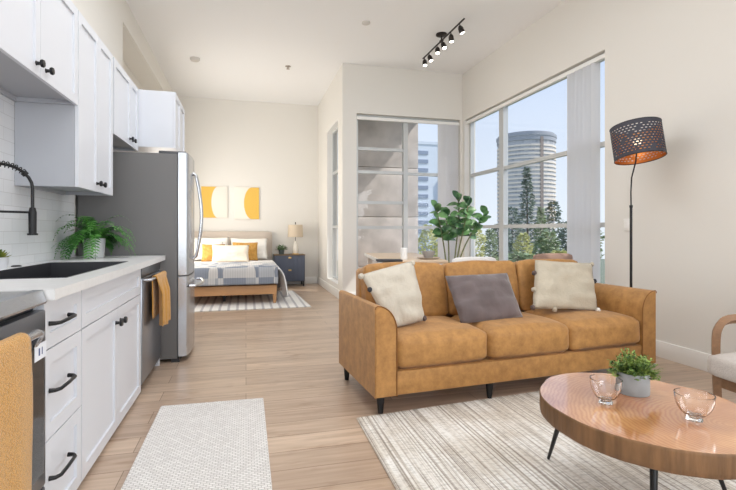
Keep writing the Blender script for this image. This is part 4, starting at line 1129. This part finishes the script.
def bp(px, py, Y): return vp(px, py, Y)
white_linen = fabric('white_linen', rgb(240, 238, 232), 30, .02, .15)
def musty():
    m = mat('mustard_weave', rgb(206, 152, 62), .95); n, l, p = nt(m)
    t = n.new('ShaderNodeTexCoord'); wv = n.new('ShaderNodeTexWave'); wv.inputs['Scale'].default_value = 16; wv.inputs['Distortion'].default_value = 9; wv.inputs['Detail Scale'].default_value = 2; wv.bands_direction = 'DIAGONAL'; l.new(t.outputs['Object'], wv.inputs[0])
    r_ = n.new('ShaderNodeValToRGB'); l.new(wv.outputs['Fac'], r_.inputs[0]); r_.color_ramp.elements[0].color = rgb(160, 106, 34); r_.color_ramp.elements[1].color = rgb(222, 178, 100); l.new(r_.outputs[0], p.inputs['Base Color']); return m
def bpil(label, x0, x1, z0, z1, Y, lean, th, m, seed):
    throw('bed_pillow', label, [(x0, Y+lean, z1), (x1, Y+lean, z1-.005), (x1, Y, z0), (x0, Y, z0)], th, m, seed=seed, wr=.012, pin=.06)
bpil('white sleeping pillow against the headboard, right side', -.30, .42, .60, .98, 9.42, .16, .15, white_linen, 2)
bpil('white sleeping pillow against the headboard, beside the fridge handle', -1.06, -.32, .60, 1.0, 9.42, .16, .15, white_linen, 4)
bpil('white sham pillow standing at the right edge of the bed', -.06, .40, .58, .94, 9.22, .12, .13, white_linen, 6)
bpil('white sham pillow standing half behind the left mustard cushion', -.95, -.42, .58, .92, 9.22, .12, .13, white_linen, 9)
mw_ = musty()
bpil('mustard patterned cushion on the right half of the bed', -.25, .22, .56, .91, 9.02, .12, .12, mw_, 12)
bpil('mustard patterned cushion on the left half of the bed', -.79, -.38, .56, .88, 8.98, .12, .12, mw_, 15)
bpil('cream lumbar cushion in front of the mustard cushions', -.60, .06, .56, .87, 8.78, .10, .12, fabric('cream_lumbar', rgb(236, 224, 206), 40), 17)

# wall art
def art(label, x0, x1, z0, z1, kind):
    r = thing('canvas_print', label, 'wall art', ((x0+x1)/2, YBB, (z0+z1)/2)); w2, h2 = (x1-x0)/2, (z1-z0)/2
    b = NB(); bx(b, -w2, w2, -.03, -.001, -h2, h2, bev=.003); obj('canvas', b, mat('canvas_offwhite', rgb(232, 226, 216), .9), r, smooth=True)
    b = NB()
    P = []
    R = h2*1.05
    if kind == 'bite':   # yellow left field cut by a pale disc
        P = [(-w2, h2-.004), (-w2, -h2+.004)]
        for k in range(25):
            a = math.radians(-80 + 160*k/24); P.append((.07 - .13*math.cos(a), math.sin(a)*(h2-.004)/math.sin(math.radians(80))))
    else:
        P = [(w2-.004, h2-.004), (w2-.004, -h2+.004)]
        P = P[::-1]
        for k in range(25):
            a = math.radians(80 - 160*k/24); P.append((.11 - .17*math.cos(a), math.sin(a)*(h2-.004)/math.sin(math.radians(80))))
    prism(b, P, -.0325, -.0305, 'Y'); obj('painted_shape', b, mat('yellow_paint', rgb(226, 184, 88), .85, var=.06, vscale=60), r, label='mustard yellow painted area')
art('canvas print with a yellow field cut by a pale disc, nearer the fridge', -.87, -.36, 1.385, 2.02, 'bite')
art('canvas print with a yellow half disc, above the headboard on the right', -.225, .265, 1.36, 2.02, 'half')

# nightstand
navy = mat('navy_lacquer', rgb(82, 90, 108), .5)
brass = mat('brass', rgb(214, 180, 120), .3, metal=.8)
ns = thing('nightstand', 'dark blue fluted two-drawer nightstand beside the bed', 'nightstand', (.855, 9.46, 0))
boxobj('body', (-.305, .305, .012, .40, .10, .625), navy, ns, bev=.004)
boxobj('top', (-.312, .312, .0, .405, .626, .642), mat('nightstand_top', rgb(120, 96, 66), .5), ns, bev=.003)
for z0, z1 in ((.375, .615), (.115, .365)):
    b = NB(); n_ = 22
    poly = [(-.29, .011), ]
    for k in range(n_*4+1):
        x = -.29 + .58*k/(n_*4); poly.append((x, .003-.006*abs(math.sin(PI*k/4))))
    poly.append((.29, .011)); prism(b, poly, z0, z1, 'Z'); dr = obj('drawer', b, navy, ns)
    b = NB(); bx(b, -.03, .03, -.022, -.003, z1-.05, z1-.018, bev=.004); obj('pull', b, brass, dr, smooth=True)
for x in (-.28, .28):
    for y in (.04, .37): boxobj('leg', (x-.015, x+.015, y-.015, y+.015, 0, .10), black_metal, ns)
tl_ = thing('table_lamp', 'beige-shaded table lamp with a glass base on the nightstand', 'lamp', (.985, 9.64, .6425))
b = NB(); lathe(b, [(0, 0), (.065, 0), (.065, .02), (0, .02)], seg=28); obj('foot', b, brass, tl_, smooth=True)
b = NB(); lathe(b, [(0, .021), (.05, .021), (.062, .06), (.055, .16), (.03, .24), (.015, .27), (0, .27)], seg=28); obj('body', b, mat('lamp_ceramic', rgb(226, 220, 210), .2), tl_, smooth=True)
b = NB(); tube(b, [(0, 0, .26), (0, 0, .63)], .006, 8); lathe(b, [(0, .62), (.012, .63), (.012, .65), (0, .665)], seg=12); obj('stem', b, black_metal, tl_, smooth=True)
b = NB(); lathe(b, [(.155, .355), (.145, .605), (.141, .605), (.151, .355), (.155, .355)], seg=40); obj('lamp_shade', b, mat('shade_linen', rgb(206, 190, 168), .9, bump=.2, bscale=120), tl_, smooth=True)
r = thing('potted_plant', 'small round green plant in a dark pot on the nightstand', 'plant', (.70, 9.62, .6425))
b = NB(); lathe(b, [(0, 0), (.05, 0), (.062, .10), (.055, .10), (.05, .08), (0, .08)], seg=24); obj('pot', b, mat('pot_dark', rgb(74, 84, 84), .5), r, smooth=True)
b = NB(); rnd = random.Random(9)
for k in range(420):
    a = rnd.random()*2*PI; el = math.asin(rnd.random()*.95); R = .115*rnd.random()**.4
    p = Vector((math.cos(a)*math.cos(el)*R, math.sin(a)*math.cos(el)*R, .09+math.sin(el)*R*.9))
    leaf(b, p, (math.cos(a), math.sin(a), rnd.uniform(.1, 1)), (0, 0, 1), .035, .018, seg=2)
obj('foliage', b, green('bedside_green', rgb(50, 92, 44), rgb(96, 140, 72), .6, 20), r, auto='keep')

# ------------------------------------------------------------------ ceiling fittings
def disc(name, label, cat, x, y, prof, m):
    b = NB(); lathe(b, prof, seg=28); o = obj(name, b, m, smooth=True); o.location = (x, y, ZC-.0005); return tag(o, label, cat)
disc('smoke_detector', 'round white smoke detector on the ceiling towards the bedroom', 'smoke detector', -.765, 7.65, [(0, 0), (.075, 0), (.075, -.02), (.06, -.042), (.03, -.045), (0, -.045)], mat('detector', rgb(206, 202, 196), .5))
disc('sprinkler_head', 'small sprinkler on the ceiling near the partition wall', 'sprinkler', .66, 7.64, [(0, 0), (.045, 0), (.045, -.006), (.012, -.01), (.012, -.04), (.026, -.042), (.026, -.047), (0, -.047)], mat('sprinkler', rgb(170, 160, 150), .4, metal=.5))
disc('ceiling_cap', 'flat white round cap on the ceiling left of the track light', 'cap', 1.49, 5.78, [(0, 0), (.055, 0), (.055, -.012), (.045, -.018), (0, -.018)], MATS['detector'])
tr = thing('track_light', 'dark track light with six small spots on the ceiling', 'track light', (2.57, 5.86, ZC-.0005))
dk = mat('bronze_dark', rgb(62, 58, 56), .4, metal=.7)
b = NB(); lathe(b, [(0, 0), (.075, 0), (.075, -.018), (.05, -.03), (0, -.03)], seg=28); tube(b, [(0, 0, -.03), (0, 0, -.085)], .011, 10); obj('canopy', b, dk, tr, smooth=True)
zr = -.09
b = NB(); tube(b, [(0, -.68, zr), (0, .68, zr)], .011, 10); tube(b, [(0, -.03, zr), (0, .03, zr)], .02, 12); obj('track_bar', b, dk, tr, smooth=True)
bulb_m = mat('spot_bulb', rgb(255, 248, 235), .4, emit=((1, .95, .86, 1), 7))
for yy, sx, el in ((-.56, .5, .2), (-.30, .1, .1), (-.04, .2, .8), (.14, -.1, .6), (.44, .3, .7), (.62, .0, .5)):
    d = Vector((sx*.8, math.sin(el)*-.6, -1)).normalized()
    p0 = Vector((0, yy, zr-.012)); p1 = p0 + Vector((0, 0, -.035)); p2 = p1 + d*.085
    b = NB(); tube(b, [p0, p1], .006, 8); tube(b, [p1-d*.012, p1, p1+d*.02, p2], [.014, .024, .033, .036], 16); s_ = obj('spot', b, dk, tr, smooth=True)
    b = NB(); tube(b, [p2-d*.005, p2+d*.004], [.03, .026], 16); obj('bulb', b, bulb_m, s_, smooth=True)

# repeats of a kind share a group
GROUPS = {'wall_cabinet': 'white wall cabinets of the kitchen', 'tree': 'trees outside the windows', 'throw_pillow': 'cushions on the sofa',
          'bed_pillow': 'pillows on the bed', 'canvas_print': 'canvas prints above the bed', 'dining_chair': 'dining chairs behind the sofa',
          'wall_outlet': 'outlets on the bedroom side wall', 'vertical_blinds': 'vertical blinds of the corner windows'}
for o in list(C.objects):
    g = GROUPS.get(o.name.split('.')[0])
    if g and o.parent is None and 'category' in o: o['group'] = g
